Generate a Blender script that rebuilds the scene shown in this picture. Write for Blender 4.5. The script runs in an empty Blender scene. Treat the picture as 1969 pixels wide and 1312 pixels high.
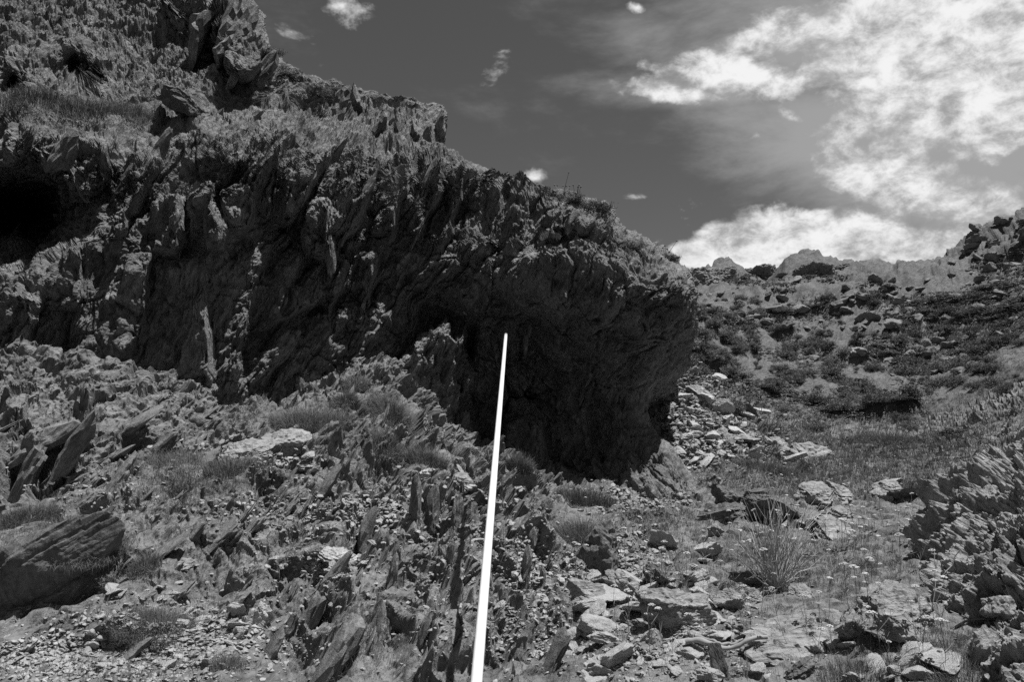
import bpy, math, random
import numpy as np
sc = bpy.context.scene
R = math.radians
# ------------------------------------------------------------------ camera
F_PX, CX, CY, PITCH, CZ = 1531.0, 984.5, 656.0, R(8.0), 1.6
cam_d = bpy.data.cameras.new('camera'); cam = bpy.data.objects.new('camera', cam_d)
sc.collection.objects.link(cam); sc.camera = cam
cam.location = (0, 0, CZ); cam.rotation_euler = (R(90) + PITCH, 0, 0)
cam_d.sensor_width = 36.0; cam_d.lens = 36.0 * F_PX / 1969.0
cam_d.clip_start = 0.05; cam_d.clip_end = 3000
sc.view_settings.view_transform = 'Standard'; sc.view_settings.look = 'None'
sc.view_settings.exposure = 0.45; sc.view_settings.gamma = 1.0
# ------------------------------------------------------------------ sun
SUN = np.array([0.25, -0.10, 0.95]); SUN /= np.linalg.norm(SUN)
sl = bpy.data.lights.new('sun', 'SUN'); sun = bpy.data.objects.new('sun', sl)
sc.collection.objects.link(sun); sl.energy = 5.0; sl.angle = R(0.5); sl.color = (1, 1, 1)
from mathutils import Vector
sun.rotation_euler = Vector(SUN).to_track_quat('Z', 'Y').to_euler()
sun.location = (4, 2, 20)

def ray(px, py):
    xc = (np.asarray(px, float) - CX) / F_PX; yc = (CY - np.asarray(py, float)) / F_PX
    dy = math.cos(PITCH) - yc * math.sin(PITCH)
    return xc / dy, (math.sin(PITCH) + yc * math.cos(PITCH)) / dy      # a = x/y, e = (z-cz)/y
def proj(x, y, z):
    dz = z - CZ
    fwd = y * math.cos(PITCH) + dz * math.sin(PITCH); up = -y * math.sin(PITCH) + dz * math.cos(PITCH)
    return CX + F_PX * x / fwd, CY - F_PX * up / fwd
# ------------------------------------------------------------------ world: sky + clouds
w = bpy.data.worlds.new('World'); sc.world = w; w.use_nodes = True
nt = w.node_tree; N = nt.nodes; Lk = nt.links.new
for n in list(N): N.remove(n)
def nd(tree, t, **k):
    n = tree.nodes.new(t)
    for a, b in k.items(): setattr(n, a, b)
    return n
def mth(tree, op, a, b=None, clamp=False):
    n = nd(tree, 'ShaderNodeMath', operation=op, use_clamp=clamp)
    for i, v in enumerate((a, b)):
        if v is None: continue
        if isinstance(v, (int, float)): n.inputs[i].default_value = v
        else: tree.links.new(v, n.inputs[i])
    return n.outputs[0]
def vmth(tree, op, a, b=None, out=0):
    n = nd(tree, 'ShaderNodeVectorMath', operation=op)
    for i, v in enumerate((a, b)):
        if v is None: continue
        if isinstance(v, (tuple, list)): n.inputs[i].default_value = v
        elif isinstance(v, (int, float)): n.inputs['Scale'].default_value = v
        else: tree.links.new(v, n.inputs[i])
    return n.outputs[out]
def smooth(tree, v, lo, hi, a=0.0, b=1.0):
    n = nd(tree, 'ShaderNodeMapRange', interpolation_type='SMOOTHSTEP')
    n.inputs['From Min'].default_value = lo; n.inputs['From Max'].default_value = hi
    n.inputs['To Min'].default_value = a; n.inputs['To Max'].default_value = b
    tree.links.new(v, n.inputs['Value']); return n.outputs['Result']
tc = nd(nt, 'ShaderNodeTexCoord')
D = tc.outputs['Generated']
sky = nd(nt, 'ShaderNodeTexSky', sky_type='NISHITA')
sky.sun_disc = False
sky.sun_elevation = math.asin(SUN[2]); sky.sun_rotation = math.atan2(SUN[0], SUN[1])
sky.air_density = 1.0; sky.dust_density = 0.6; sky.ozone_density = 2.0
sepc = nd(nt, 'ShaderNodeSeparateColor'); Lk(sky.outputs[0], sepc.inputs[0])
SKY_GAIN = 0.49
skyv = mth(nt, 'MULTIPLY', sepc.outputs[0], SKY_GAIN)                  # photographed through a red filter: the red channel only
def blob(px, py, rx, ry, rot=0.0):
    a, e = ray(px, py); d = Vector((float(a), 1.0, float(e))).normalized()
    # orthonormal frame at that direction of the sky
    q = d.to_track_quat('-Y', 'Z')
    mp = nd(nt, 'ShaderNodeMapping', vector_type='TEXTURE')
    mp.inputs['Location'].default_value = d
    from mathutils import Quaternion
    mp.inputs['Rotation'].default_value = (q @ Quaternion((0, 1, 0), -R(rot))).to_euler()
    k = 1.0 / F_PX
    mp.inputs['Scale'].default_value = (rx * k, 1.0, ry * k)
    Lk(D, mp.inputs['Vector'])
    g = nd(nt, 'ShaderNodeTexGradient', gradient_type='SPHERICAL'); Lk(mp.outputs[0], g.inputs[0])
    return g.outputs['Fac']
def bsum(lst):
    acc = None
    for (px, py, rx, ry, rot, amp) in lst:
        v = mth(nt, 'MULTIPLY', blob(px, py, rx * 1.5, ry * 1.5, rot), amp)
        acc = v if acc is None else mth(nt, 'MAXIMUM', acc, v)
    return acc
def noise(tree, vec, scale, detail=8, rough=0.6, dist=0.0, lac=2.0, dim='3D'):
    n = nd(tree, 'ShaderNodeTexNoise', noise_dimensions=dim)
    n.inputs['Scale'].default_value = scale; n.inputs['Detail'].default_value = detail
    n.inputs['Roughness'].default_value = rough; n.inputs['Distortion'].default_value = dist
    n.inputs['Lacunarity'].default_value = lac
    tree.links.new(vec, n.inputs['Vector']); return n.outputs['Fac']
# flat cloud-layer coordinates: direction / (height + c)
sx = nd(nt, 'ShaderNodeSeparateXYZ'); Lk(D, sx.inputs[0])
hz = mth(nt, 'ADD', mth(nt, 'MAXIMUM', sx.outputs[2], 0.0), 0.30)
inv = mth(nt, 'DIVIDE', 1.0, hz)
vs = nd(nt, 'ShaderNodeVectorMath', operation='SCALE'); Lk(D, vs.inputs[0]); Lk(inv, vs.inputs['Scale'])
CL = vs.outputs[0]
mpw = nd(nt, 'ShaderNodeMapping'); mpw.inputs['Rotation'].default_value = (0, R(24), 0); mpw.inputs['Scale'].default_value = (0.8, 1.0, 2.2)
mpc = nd(nt, 'ShaderNodeMapping'); mpc.inputs['Rotation'].default_value = (0, R(28), 0); mpc.inputs['Scale'].default_value = (1.0, 1.2, 1.55); Lk(D, mpc.inputs[0]); CD = mpc.outputs[0]
Lk(D, mpw.inputs[0])
wisp_n = noise(nt, mpw.outputs[0], 5.5, 12, 0.62, 0.15)
puff_n = noise(nt, CD, 14.0, 11, 0.60, 0.25)
puff_f = noise(nt, CD, 40.0, 8, 0.58, 0.3)
veil_m = bsum([(1620, 270, 280, 110, 12, 1.25), (1640, 60, 330, 150, 10, 1.0), (1350, 182, 200, 36, 10, .9), (1880, 220, 300, 260, 0, 1.2), (1420, 330, 140, 30, 15, .4), (1800, 500, 260, 60, 0, .5)])
puff_m = bsum([(1850, 110, 290, 150, 8, 1.35), (1600, 50, 190, 75, -10, 1.0), (1440, 150, 170, 40, 14, 1.2), (1290, 178, 130, 24, 12, .92), (1900, 200, 170, 90, 10, 1.2),
               (1500, 468, 190, 62, 2, 1.7), (1360, 488, 90, 40, 0, 1.6), (1620, 465, 130, 52, 0, 1.6), (1830, 490, 130, 56, 0, 1.6),
               (1770, 370, 160, 66, 25, 1.12), (1690, 340, 110, 50, 10, 1.0), (1920, 390, 70, 50, 0, .85), (1900, 290, 110, 40, 15, .8),
               (1525, 225, 45, 16, 40, .95), (1690, 175, 80, 14, 5, .8),
               (1218, 380, 40, 16, 0, .72), (1030, 340, 32, 18, 0, .66), (950, 155, 30, 80, 15, .44), (668, 12, 70, 36, 10, .50), (620, 120, 30, 30, 0, .38),
               (520, 15, 34, 22, 0, .38), (1335, 410, 60, 30, -10, .62), (1225, 320, 45, 60, -20, .42), (1225, 15, 25, 12, 20, .8), (560, 60, 60, 30, 0, .38)])
vd = smooth(nt, mth(nt, 'ADD', wisp_n, mth(nt, 'MULTIPLY', veil_m, 0.55)), 0.52, 1.02)
pn = mth(nt, 'ADD', mth(nt, 'MULTIPLY', puff_n, 0.70), mth(nt, 'MULTIPLY', puff_f, 0.30))
pd = smooth(nt, mth(nt, 'ADD', pn, mth(nt, 'MULTIPLY', puff_m, 0.42)), 0.66, 0.86)
# thick parts of the cumulus carry their own light and dark folds
fold = noise(nt, CD, 22.0, 10, 0.66, 0.2)
cl_bright = mth(nt, 'ADD', 0.26, mth(nt, 'MULTIPLY', smooth(nt, fold, 0.30, 0.62), 0.40))
veil_c = mth(nt, 'MULTIPLY', vd, 0.56)
def mixf(a, b, f):
    n = nd(nt, 'ShaderNodeMix', data_type='FLOAT'); 
    for i, v in ((0, f), (2, a), (3, b)):
        if isinstance(v, (int, float)): n.inputs[i].default_value = v
        else: Lk(v, n.inputs[i])
    return n.outputs[0]
BGS = 0.10
base_s = mth(nt, 'MULTIPLY', skyv, BGS)
c1 = mixf(base_s, 0.40, veil_c)
c2 = mixf(c1, cl_bright, pd)
comb = nd(nt, 'ShaderNodeCombineColor')
fin = mth(nt, 'DIVIDE', c2, BGS)
for i in range(3): Lk(fin, comb.inputs[i])
bg = nd(nt, 'ShaderNodeBackground'); bg.inputs['Strength'].default_value = BGS
Lk(comb.outputs[0], bg.inputs['Color'])
wo = nd(nt, 'ShaderNodeOutputWorld'); Lk(bg.outputs[0], wo.inputs['Surface'])
w.cycles.sampling_method = 'MANUAL'; w.cycles.sample_map_resolution = 512
sc.cycles.max_bounces = 4; sc.cycles.diffuse_bounces = 2; sc.cycles.glossy_bounces = 1
sc.cycles.transparent_max_bounces = 4; sc.cycles.use_denoising = False

# ------------------------------------------------------------------ numpy noise
rng = np.random.default_rng(7); random.seed(7)
PERM = rng.permutation(4096).astype(np.int32)
G3 = rng.normal(size=(4096, 3)).astype(np.float32); G3 /= np.linalg.norm(G3, axis=1)[:, None]
RV = rng.random((4096, 4)).astype(np.float32)
def hsh(i, j, k): return PERM[(PERM[(PERM[i & 4095] + j) & 4095] + k) & 4095]
def perlin(p):
    p = p.astype(np.float32); f0 = np.floor(p); i0 = f0.astype(np.int32); f = p - f0
    u = f * f * f * (f * (f * 6 - 15) + 10)
    out = np.zeros(len(p), np.float32)
    for dx in (0, 1):
        wx = u[:, 0] if dx else 1 - u[:, 0]
        for dy in (0, 1):
            wy = u[:, 1] if dy else 1 - u[:, 1]
            for dz in (0, 1):
                wz = u[:, 2] if dz else 1 - u[:, 2]
                g = G3[hsh(i0[:, 0] + dx, i0[:, 1] + dy, i0[:, 2] + dz)]
                out += wx * wy * wz * ((f[:, 0] - dx) * g[:, 0] + (f[:, 1] - dy) * g[:, 1] + (f[:, 2] - dz) * g[:, 2])
    return out * 1.6
def fbm(p, octs=4, gain=0.5, lac=2.03):
    a = 1.0; s = np.zeros(len(p), np.float32)
    for o in range(octs):
        s += a * perlin(p + 17.3 * o); p = p * lac; a *= gain
    return s
def ridged(p, octs=4, gain=0.5, lac=2.07):
    a = 1.0; s = np.zeros(len(p), np.float32)
    for o in range(octs):
        s += a * (1 - 2.2 * np.abs(perlin(p + 31.7 * o))); p = p * lac; a *= gain
    return s
def cells(p, tilt=1.0, seed=0, w=.16):
    """jittered cells: (height of the cell incl. tilt, blended over a narrow bevel; distance to the border)"""
    p = (p + seed * 13.37).astype(np.float32); q = p - 0.5; i0 = np.floor(q).astype(np.int32)
    n = len(p); d1 = np.full(n, 9., np.float32); d2 = np.full(n, 9., np.float32); h = np.zeros(n, np.float32); h2 = np.zeros(n, np.float32)
    for dx in (0, 1):
        for dy in (0, 1):
            for dz in (0, 1):
                ci = i0[:, 0] + dx; cj = i0[:, 1] + dy; ck = i0[:, 2] + dz
                r = RV[hsh(ci, cj, ck)]
                vx = p[:, 0] - ci - 0.5 - (r[:, 0] - .5) * .8; vy = p[:, 1] - cj - 0.5 - (r[:, 1] - .5) * .8; vz = p[:, 2] - ck - 0.5 - (r[:, 2] - .5) * .8
                d = vx * vx + vy * vy + vz * vz
                hh = r[:, 3] + tilt * ((r[:, 1] - .5) * vx + (r[:, 2] - .5) * vy + (r[:, 0] - .5) * vz)
                m = d < d1; m2 = (~m) & (d < d2)
                h2 = np.where(m, h, np.where(m2, hh, h2))
                d2 = np.where(m, d1, np.where(m2, d, d2)); h = np.where(m, hh, h); d1 = np.where(m, d, d1)
    ed = np.sqrt(d2) - np.sqrt(d1); k = np.clip(ed / w, 0, 1); k = .5 + .5 * k * k * (3 - 2 * k)
    return h * k + h2 * (1 - k) - 0.5, ed
def frame(phi, dip=0.0):
    """bedding frame: columns n (across the beds), t (up along the beds in the picture plane), r (into the hill)"""
    c, s = math.cos(R(phi)), math.sin(R(phi)); cd, sd = math.cos(R(dip)), math.sin(R(dip))
    t = np.array([c, 0, s]); n = np.array([s * cd, sd, -c * cd]); r = np.cross(n, t)
    return np.stack([n, t, r], 1)
def strata(P, phi, dip, amps, sizes, seed=0, warp=0.25, bev=.16):
    """stepped slabs: cells thin across the beds, long along them"""
    B = frame(phi, dip).astype(np.float32); q = P.astype(np.float32) @ B
    wv = np.stack([perlin(P * .9 + 3), perlin(P * .9 + 53), perlin(P * .9 + 91)], 1) * warp
    wv += np.stack([perlin(P * 3.7 + 3), perlin(P * 3.7 + 53), perlin(P * 3.7 + 91)], 1) * warp * .28
    q = q + wv
    out = np.zeros(len(P), np.float32)
    for k, (A, S) in enumerate(zip(amps, sizes)):
        h, ed = cells(q / np.array(S, np.float32), 1.5, seed + k, bev)
        out += A * h - A * .35 * np.exp(-(ed / .09) ** 2)
    return out
def tps(C, V, reg=1e-4):
    C = np.asarray(C, float); V = np.asarray(V, float); n = len(C)
    def U(r2): return np.where(r2 > 0, r2 * np.log(r2 + 1e-12), 0)
    K = U(((C[:, None] - C[None]) ** 2).sum(2)) + reg * np.eye(n)
    Pm = np.hstack([np.ones((n, 1)), C]); A = np.block([[K, Pm], [Pm.T, np.zeros((3, 3))]])
    wts = np.linalg.solve(A, np.concatenate([V, np.zeros(3)]))
    def f(Q):
        out = np.empty(len(Q))
        for s in range(0, len(Q), 20000):
            q = Q[s:s + 20000]
            out[s:s + 20000] = U(((q[:, None] - C[None]) ** 2).sum(2)) @ wts[:n] + wts[n] + q @ wts[n + 1:]
        return out
    return f
# ------------------------------------------------------------------ mesh helpers
COL = sc.collection
def mesh_np(name, V, Fq, mat, smooth_=False, parent=None):
    """Fq: (n,k) int array or a list of such arrays"""
    Fs = Fq if isinstance(Fq, list) else [Fq]
    me = bpy.data.meshes.new(name); V = np.ascontiguousarray(V, np.float32)
    me.vertices.add(len(V)); me.vertices.foreach_set('co', V.ravel())
    nl = sum(f.size for f in Fs); nf = sum(len(f) for f in Fs)
    me.loops.add(nl); me.polygons.add(nf)
    me.loops.foreach_set('vertex_index', np.concatenate([f.ravel() for f in Fs]).astype(np.int32))
    tot = np.concatenate([np.full(len(f), f.shape[1], np.int32) for f in Fs])
    st = np.concatenate([[0], np.cumsum(tot)[:-1]]).astype(np.int32)
    me.polygons.foreach_set('loop_start', st)
    try: me.polygons.foreach_set('loop_total', tot)
    except Exception: pass
    me.polygons.foreach_set('use_smooth', np.full(nf, smooth_, bool))
    me.update(); me.validate()
    me.materials.append(mat)
    o = bpy.data.objects.new(name, me); COL.objects.link(o)
    if parent: o.parent = parent
    return o
def grid_faces(nr, nc):
    i = np.arange(nr * nc).reshape(nr, nc)
    return np.stack([i[:-1, :-1], i[:-1, 1:], i[1:, 1:], i[1:, :-1]], 2).reshape(-1, 4)
def grid_normals(P):
    du = np.gradient(P, axis=1); dv = np.gradient(P, axis=0); n = np.cross(du, dv)
    return n / (np.linalg.norm(n, axis=2, keepdims=True) + 1e-12)
def tag(o, label=None, cat=None, group=None, kind='thing'):
    if label: o['label'] = label
    if cat: o['category'] = cat
    if group: o['group'] = group
    if kind: o['kind'] = kind
    return o
# ------------------------------------------------------------------ materials
def rock_mat(name, lo, hi, phi=62, dip=0, fine=1.0, bump=0.6, objspace=False, patch=0.9, rough=.9):
    m = bpy.data.materials.new(name); m.use_nodes = True; t = m.node_tree; bs = t.nodes['Principled BSDF']
    bs.inputs['Roughness'].default_value = rough
    try: bs.inputs['Specular IOR Level'].default_value = 0.25
    except Exception: pass
    if objspace: src = nd(t, 'ShaderNodeTexCoord').outputs['Object']
    else: src = nd(t, 'ShaderNodeNewGeometry').outputs['Position']
    mp = nd(t, 'ShaderNodeMapping'); mp.inputs['Rotation'].default_value = (0, R(phi - 90), 0)
    t.links.new(src, mp.inputs[0])                                      # after this x is across the beds, z along them
    st = nd(t, 'ShaderNodeMapping'); st.inputs['Scale'].default_value = (1.0, .35, .14); t.links.new(mp.outputs[0], st.inputs[0])
    n1 = noise(t, st.outputs[0], 16 * fine, 7, .68, .6)
    n2 = noise(t, src, 9 * fine, 8, .7)
    n3 = noise(t, src, 1.3 * fine, 5, .6)
    n4 = noise(t, src, 55 * fine, 4, .7)
    v = mth(t, 'ADD', mth(t, 'MULTIPLY', n1, .45), mth(t, 'MULTIPLY', n2, .35)); v = mth(t, 'ADD', v, mth(t, 'MULTIPLY', n3, .35))
    alb = smooth(t, v, .40, .74, lo, hi)
    spots = smooth(t, n4, .60, .72, 1.0, 1.25)                          # pale lichen specks
    pits = smooth(t, n2, .30, .42, .62, 1.0)
    alb = mth(t, 'MULTIPLY', mth(t, 'MULTIPLY', alb, spots), pits)
    cc = nd(t, 'ShaderNodeCombineColor')
    for i in range(3): t.links.new(alb, cc.inputs[i])
    t.links.new(cc.outputs[0], bs.inputs['Base Color'])
    h = mth(t, 'ADD', mth(t, 'MULTIPLY', n1, 1.0), mth(t, 'MULTIPLY', n2, .5)); h = mth(t, 'ADD', h, mth(t, 'MULTIPLY', n4, .22))
    b = nd(t, 'ShaderNodeBump'); b.inputs['Strength'].default_value = bump; b.inputs['Distance'].default_value = .09 / fine
    t.links.new(h, b.inputs['Height']); t.links.new(b.outputs[0], bs.inputs['Normal'])
    return m
def plain_mat(name, lo, hi, scale=8, rough=.8, transl=0.0):
    m = bpy.data.materials.new(name); m.use_nodes = True; t = m.node_tree; bs = t.nodes['Principled BSDF']
    bs.inputs['Roughness'].default_value = rough
    try: bs.inputs['Specular IOR Level'].default_value = 0.2
    except Exception: pass
    src = nd(t, 'ShaderNodeNewGeometry').outputs['Position']
    oi = nd(t, 'ShaderNodeObjectInfo')
    v = noise(t, src, scale, 5, .65)
    a = smooth(t, v, .32, .68, lo, hi)
    a = mth(t, 'MULTIPLY', a, mth(t, 'ADD', .8, mth(t, 'MULTIPLY', oi.outputs['Random'], .4)))
    cc = nd(t, 'ShaderNodeCombineColor')
    for i in range(3): t.links.new(a, cc.inputs[i])
    t.links.new(cc.outputs[0], bs.inputs['Base Color'])
    if transl:
        tr = nd(t, 'ShaderNodeBsdfTranslucent'); t.links.new(cc.outputs[0], tr.inputs['Color'])
        mx = nd(t, 'ShaderNodeMixShader'); mx.inputs[0].default_value = transl
        out = t.nodes['Material Output']
        t.links.new(bs.outputs[0], mx.inputs[1]); t.links.new(tr.outputs[0], mx.inputs[2]); t.links.new(mx.outputs[0], out.inputs['Surface'])
    return m
M_CLIFF = rock_mat('cliff_rock', .055, .29, 62, fine=1.0, bump=.95)
M_GROUND = rock_mat('ground_rock', .07, .25, 60, fine=1.6, bump=.7)
M_HILL = rock_mat('hill_rock', .04, .18, 30, fine=.6, bump=1.0)
M_CRAG = rock_mat('crag_rock', .09, .25, 30, fine=.4, bump=.6)
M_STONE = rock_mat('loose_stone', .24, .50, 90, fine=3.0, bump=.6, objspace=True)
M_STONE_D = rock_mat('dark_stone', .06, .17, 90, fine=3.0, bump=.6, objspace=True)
M_BIG = rock_mat('boulder_stone', .13, .36, 0, fine=2.8, bump=.8, objspace=True)
M_GRASS = plain_mat('dry_grass', .07, .18, 3, transl=.25)
M_SHRUB = plain_mat('shrub_leaves', .08, .16, 4, transl=.2)
M_SHRUB_L = plain_mat('pale_shrub_leaves', .09, .18, 4, transl=.2)
M_FLOWER = plain_mat('flower_heads', .30, .46, 20)
M_STEM = plain_mat('flower_stems', .12, .22, 20)
M_TWIG = plain_mat('dead_twigs', .2, .35, 9)

# ------------------------------------------------------------------ GROUND SHEET
QG = 1.0            # resolution factor
gc = []             # (px,py,Y)
gc += [(-500,1312,4.6),(-200,1312,4.3),(0,1312,4.0),(300,1312,3.8),(600,1312,3.6),(900,1312,3.4),(1200,1312,3.2),(1500,1312,2.9),(1800,1312,2.7),(2150,1312,2.6)]
gc += [(-400,1150,5.4),(0,1150,4.9),(300,1150,4.8),(600,1150,4.6),(900,1150,4.5),(1150,1150,4.5),(1400,1150,4.2),(1650,1150,3.9),(1850,1150,3.6),(2150,1130,3.5)]
gc += [(-400,1000,6.8),(0,1000,6.1),(250,1000,6.1),(500,1000,6.1),(750,1000,6.2),(950,1000,6.6),(1150,1010,7.2),(1400,1030,6.6),(1700,1030,6.3),(1900,1010,5.8),(2200,960,6.0)]
gc += [(-400,880,8.0),(0,890,7.2),(200,900,7.4),(450,900,7.8),(650,900,8.3),(850,910,9),(1000,960,9),(1250,975,10.8),(1400,960,10),(1600,950,10.6),(1800,950,10.5),(2050,910,10)]
gc += [(-300,740,9),(0,760,8.2),(150,780,8.5),(350,790,9),(520,830,9.6),(700,800,10.8),(860,870,11),(1000,915,11.4)]
gc += [(-300,640,9.6),(40,700,9),(200,722,9.3),(340,722,9.7),(450,800,10.6),(600,755,12),(740,705,13),(850,835,12.3),(900,855,12.6),(870,820,16),(1100,880,17)]
gc += [(-200,690,12),(50,730,11.5),(200,760,11.5),(340,770,12),(500,740,16),(100,600,22),(600,620,24),(900,640,30)]
gc += [(1320,915,14.5),(1350,850,17.5),(1310,770,22),(1300,690,28),(1450,890,18),(1600,895,19),(1800,890,19),(1990,840,17)]
gc += [(1450,820,30),(1600,845,31),(1780,850,30),(1960,790,27),(2200,690,26)]
gc += [(1400,730,50),(1600,765,50),(1790,790,42),(1960,700,45),(1250,660,45)]
gc += [(1350,630,80),(1550,645,85),(1780,700,70),(1960,610,75),(2200,500,70)]
gc += [(1345,530,132),(1400,520,135),(1480,515,138),(1560,506,140),(1650,514,140),(1740,528,142),(1795,540,150),(1850,515,130),(1910,475,120),(1975,440,112),(2200,330,110)]
gc += [(1100,600,120),(800,620,120),(400,640,110),(0,640,100),(-400,640,90)]
gc += [(1350,560,190),(1560,545,200),(1800,570,200),(1960,500,180),(2200,420,180),(800,640,200),(0,660,200)]
Cg, Vg = [], []
for px, py, Y in gc:
    a, e = ray(px, py); Cg.append((a * 1.6, math.log(Y))); Vg.append(e)
for a in (-1.1, -.5, 0, .5, 1.1):
    Cg.append((a * 1.6, math.log(1.0))); Vg.append(-1.5)
    Cg.append((a * 1.6, math.log(1.8))); Vg.append(-.68 + .04 * a)
    Cg.append((a * 1.6, math.log(400))); Vg.append(.06)
gfun = tps(Cg, Vg, 2e-4)
NA, NL = int(1000 * QG), int(1250 * QG)
av = np.linspace(-.95, .98, NA)
# rows: spacing follows what a walker would see of each metre of slope (denser where slopes are steep far off)
lv = np.interp(np.linspace(0, 1, NL), [0, .04, .62, .86, .985, 1.0], np.log([1.0, 2.4, 11.5, 30.0, 155.0, 420.0]))
AA, LL = np.meshgrid(av, lv)
ca = np.linspace(-.95, .98, 160); cl = np.linspace(lv[0], lv[-1], 260)
CA_, CL_ = np.meshgrid(ca, cl)
coarse = gfun(np.stack([CA_.ravel() * 1.6, CL_.ravel()], 1)).reshape(CA_.shape)
def bilin(G, gx, gy, X, Yv):
    fx = np.clip((X - gx[0]) / (gx[-1] - gx[0]) * (len(gx) - 1), 0, len(gx) - 1.001); fy = np.clip((Yv - gy[0]) / (gy[-1] - gy[0]) * (len(gy) - 1), 0, len(gy) - 1.001)
    i = fx.astype(int); j = fy.astype(int); u = fx - i; v = fy - j
    return (G[j, i] * (1 - u) * (1 - v) + G[j, i + 1] * u * (1 - v) + G[j + 1, i] * (1 - u) * v + G[j + 1, i + 1] * u * v)
EE = bilin(coarse, ca, cl, AA, LL)
EE -= .13 * np.clip((LL - math.log(152)) / .3, 0, 1)
YY = np.exp(LL)
P0 = np.stack([AA * YY, YY, CZ + EE * YY], 2)
Nn = grid_normals(P0)
p = P0.reshape(-1, 3); nr = Nn.reshape(-1, 3)
PX, PY = proj(p[:, 0], p[:, 1], p[:, 2])
def ell(PX, PY, lst, soft=.35):
    o = np.zeros(len(PX), np.float32)
    for e_ in lst:
        cx, cy, rx, ry = e_[:4]; rot = R(e_[4]) if len(e_) > 4 else 0; amp = e_[5] if len(e_) > 5 else 1
        dx = PX - cx; dy = cy - PY
        u = (dx * math.cos(rot) + dy * math.sin(rot)) / rx; v = (-dx * math.sin(rot) + dy * math.cos(rot)) / ry
        o = np.maximum(o, amp * np.clip((1 - np.sqrt(u * u + v * v)) / soft, 0, 1))
    return o
# rockiness of the ground: bare bedrock on the left and along the right edge, gentler in the valley
near = p[:, 1] < 40
rock = np.zeros(len(p), np.float32)
xx = p[:, 0]; yy = p[:, 1]
rock = 1 / (1 + np.exp((PX - 1110) / 45)) * (yy < 18) 
rock = np.maximum(rock, .30 * (yy < 40))
soft_patches = [(560,805,100,28,10),(750,800,50,34),(360,915,130,42,12),(110,1050,150,52,10),(300,1190,110,36),(1120,1020,80,60),(820,890,60,22),(180,1290,260,45),(450,1270,160,50)]
sp = ell(PX, PY, soft_patches) * (yy < 16)
rock = rock * (1 - .75 * sp)
wl = np.clip(1 - (PX - 150) / 450, 0, 1)           # lower left: beds lie flatter (38 deg); toward the pole they stand
wc = np.clip((PX - 500) / 300, 0, 1)
idx = np.where(near)[0]; q = p[idx]
sA = strata(q, 40, 20, (.18, .07, .028), ((.34, 1.5, .9), (.13, .6, .4), (.05, .25, .18)), 1)
sB = strata(q, 63, 20, (.21, .08, .028), ((.30, 1.2, .8), (.11, .5, .35), (.045, .22, .16)), 2)
sC = strata(q, 82, 15, (.20, .08, .026), ((.26, 1.1, .7), (.10, .45, .3), (.04, .2, .15)), 3)
mB = np.clip(1 - wl - wc, 0, 1)[idx]
tot = wl[idx] + mB + wc[idx] + 1e-6
ss = (sA * wl[idx] + sB * mB + sC * wc[idx]) / tot
lump = fbm(q * .8, 4) * .22
rid = np.maximum(ridged(q * np.array([1.8, 1.8, 1.2]), 4), -1) * .06
gsc = np.clip(q[:, 1] / 6, .55, 1.5)
d = rock[idx] * (ss * gsc * 1.15 + rid + lump) + (1 - rock[idx]) * (fbm(q * 1.1, 5) * .10 + rid * .5)
# valley bedrock ledges: flat lying, seen edge on
vb = (1 - rock[idx]) * strata(q, 8, 0, (.12, .05), ((.16, .9, .6), (.06, .35, .3)), 5)
d += vb * np.clip(perlin(q * .35 + 9) * 2 + .5, 0, 1) * .9
d *= np.where(rock[idx] < .5, np.clip(q[:, 1] / 9, 1, 3.2), 1)
hol = ell(PX[idx], PY[idx], [(690,1040,34,70,-12),(625,1150,60,60,-30,.8),(600,1240,90,60,-40,1.3),(835,1010,40,36,0,.7),(500,970,34,60,-50,.7),(850,1120,30,60,-10,.7),(760,1230,40,60,-20,.8),(330,950,60,30,40,.6),(25,900,40,60,-20,1.2),(90,905,40,60,-30,1.0),(960,1250,30,60,-20,.6),(740,900,60,30,0,.5)], .6)
d -= hol * .26 * (q[:, 1] < 12) * np.clip(q[:, 1] / 5, .8, 2)
# displacement leans: along the normal, tipped toward the bedding direction so that slabs jut
dirn = nr[idx] * (.85 - .25 * rock[idx][:, None]) + np.array([.22, -.42, .08]) * rock[idx][:, None]
pn_ = q + dirn * d[:, None]
p2 = p.copy(); p2[idx] = pn_
far = np.where(~near)[0]; qf = p[far]
amp = np.clip((qf[:, 1] - 35) / 60, 0, 1)
fd = fbm(qf * .06, 5) * 2.6 + ridged(qf * np.array([.16, .10, .3]), 4) * .5
h1, e1 = cells((qf + 2 * perlin(qf * .3)[:, None]) / np.array([5, 5, 2.0]), 1.2, 3)
fd += ell(*proj(qf[:, 0], qf[:, 1], qf[:, 2]), [(1690,530,90,34,0,1.0),(1565,515,40,20,0,.8)], .5) * 1.1 * amp - 4 * amp * ell(*proj(qf[:, 0], qf[:, 1], qf[:, 2]), [(1461,505,60,60,0,1.0)], .7)
h3, e3 = cells((qf + .3 * perlin(qf * 1.1)[:, None]) / np.array([.8, .8, .45]), 1.2, 6)
fd += h3 * .30 + ridged(qf * .7, 4) * .10
h2, e2 = cells((qf + 1 * perlin(qf * .7)[:, None]) / np.array([1.8, 1.8, .8]), 1.2, 4)
fd += h1 * 1.5 * np.where(qf[:, 0] / qf[:, 1] > .55, .35, 1) * np.clip(perlin(qf * .05 + 4) * 2 + .3, 0, 1) + h2 * .35
fd += np.clip(perlin(qf * .1 + 40) * 1.6, -.2, 1) * 1.2 * amp
p2[far] = qf + nr[far] * (fd * (.55 + .45 * amp))[:, None]
PG = p2.reshape(NL, NA, 3)
jy = int(np.searchsorted(lv, math.log(38)))
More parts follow.
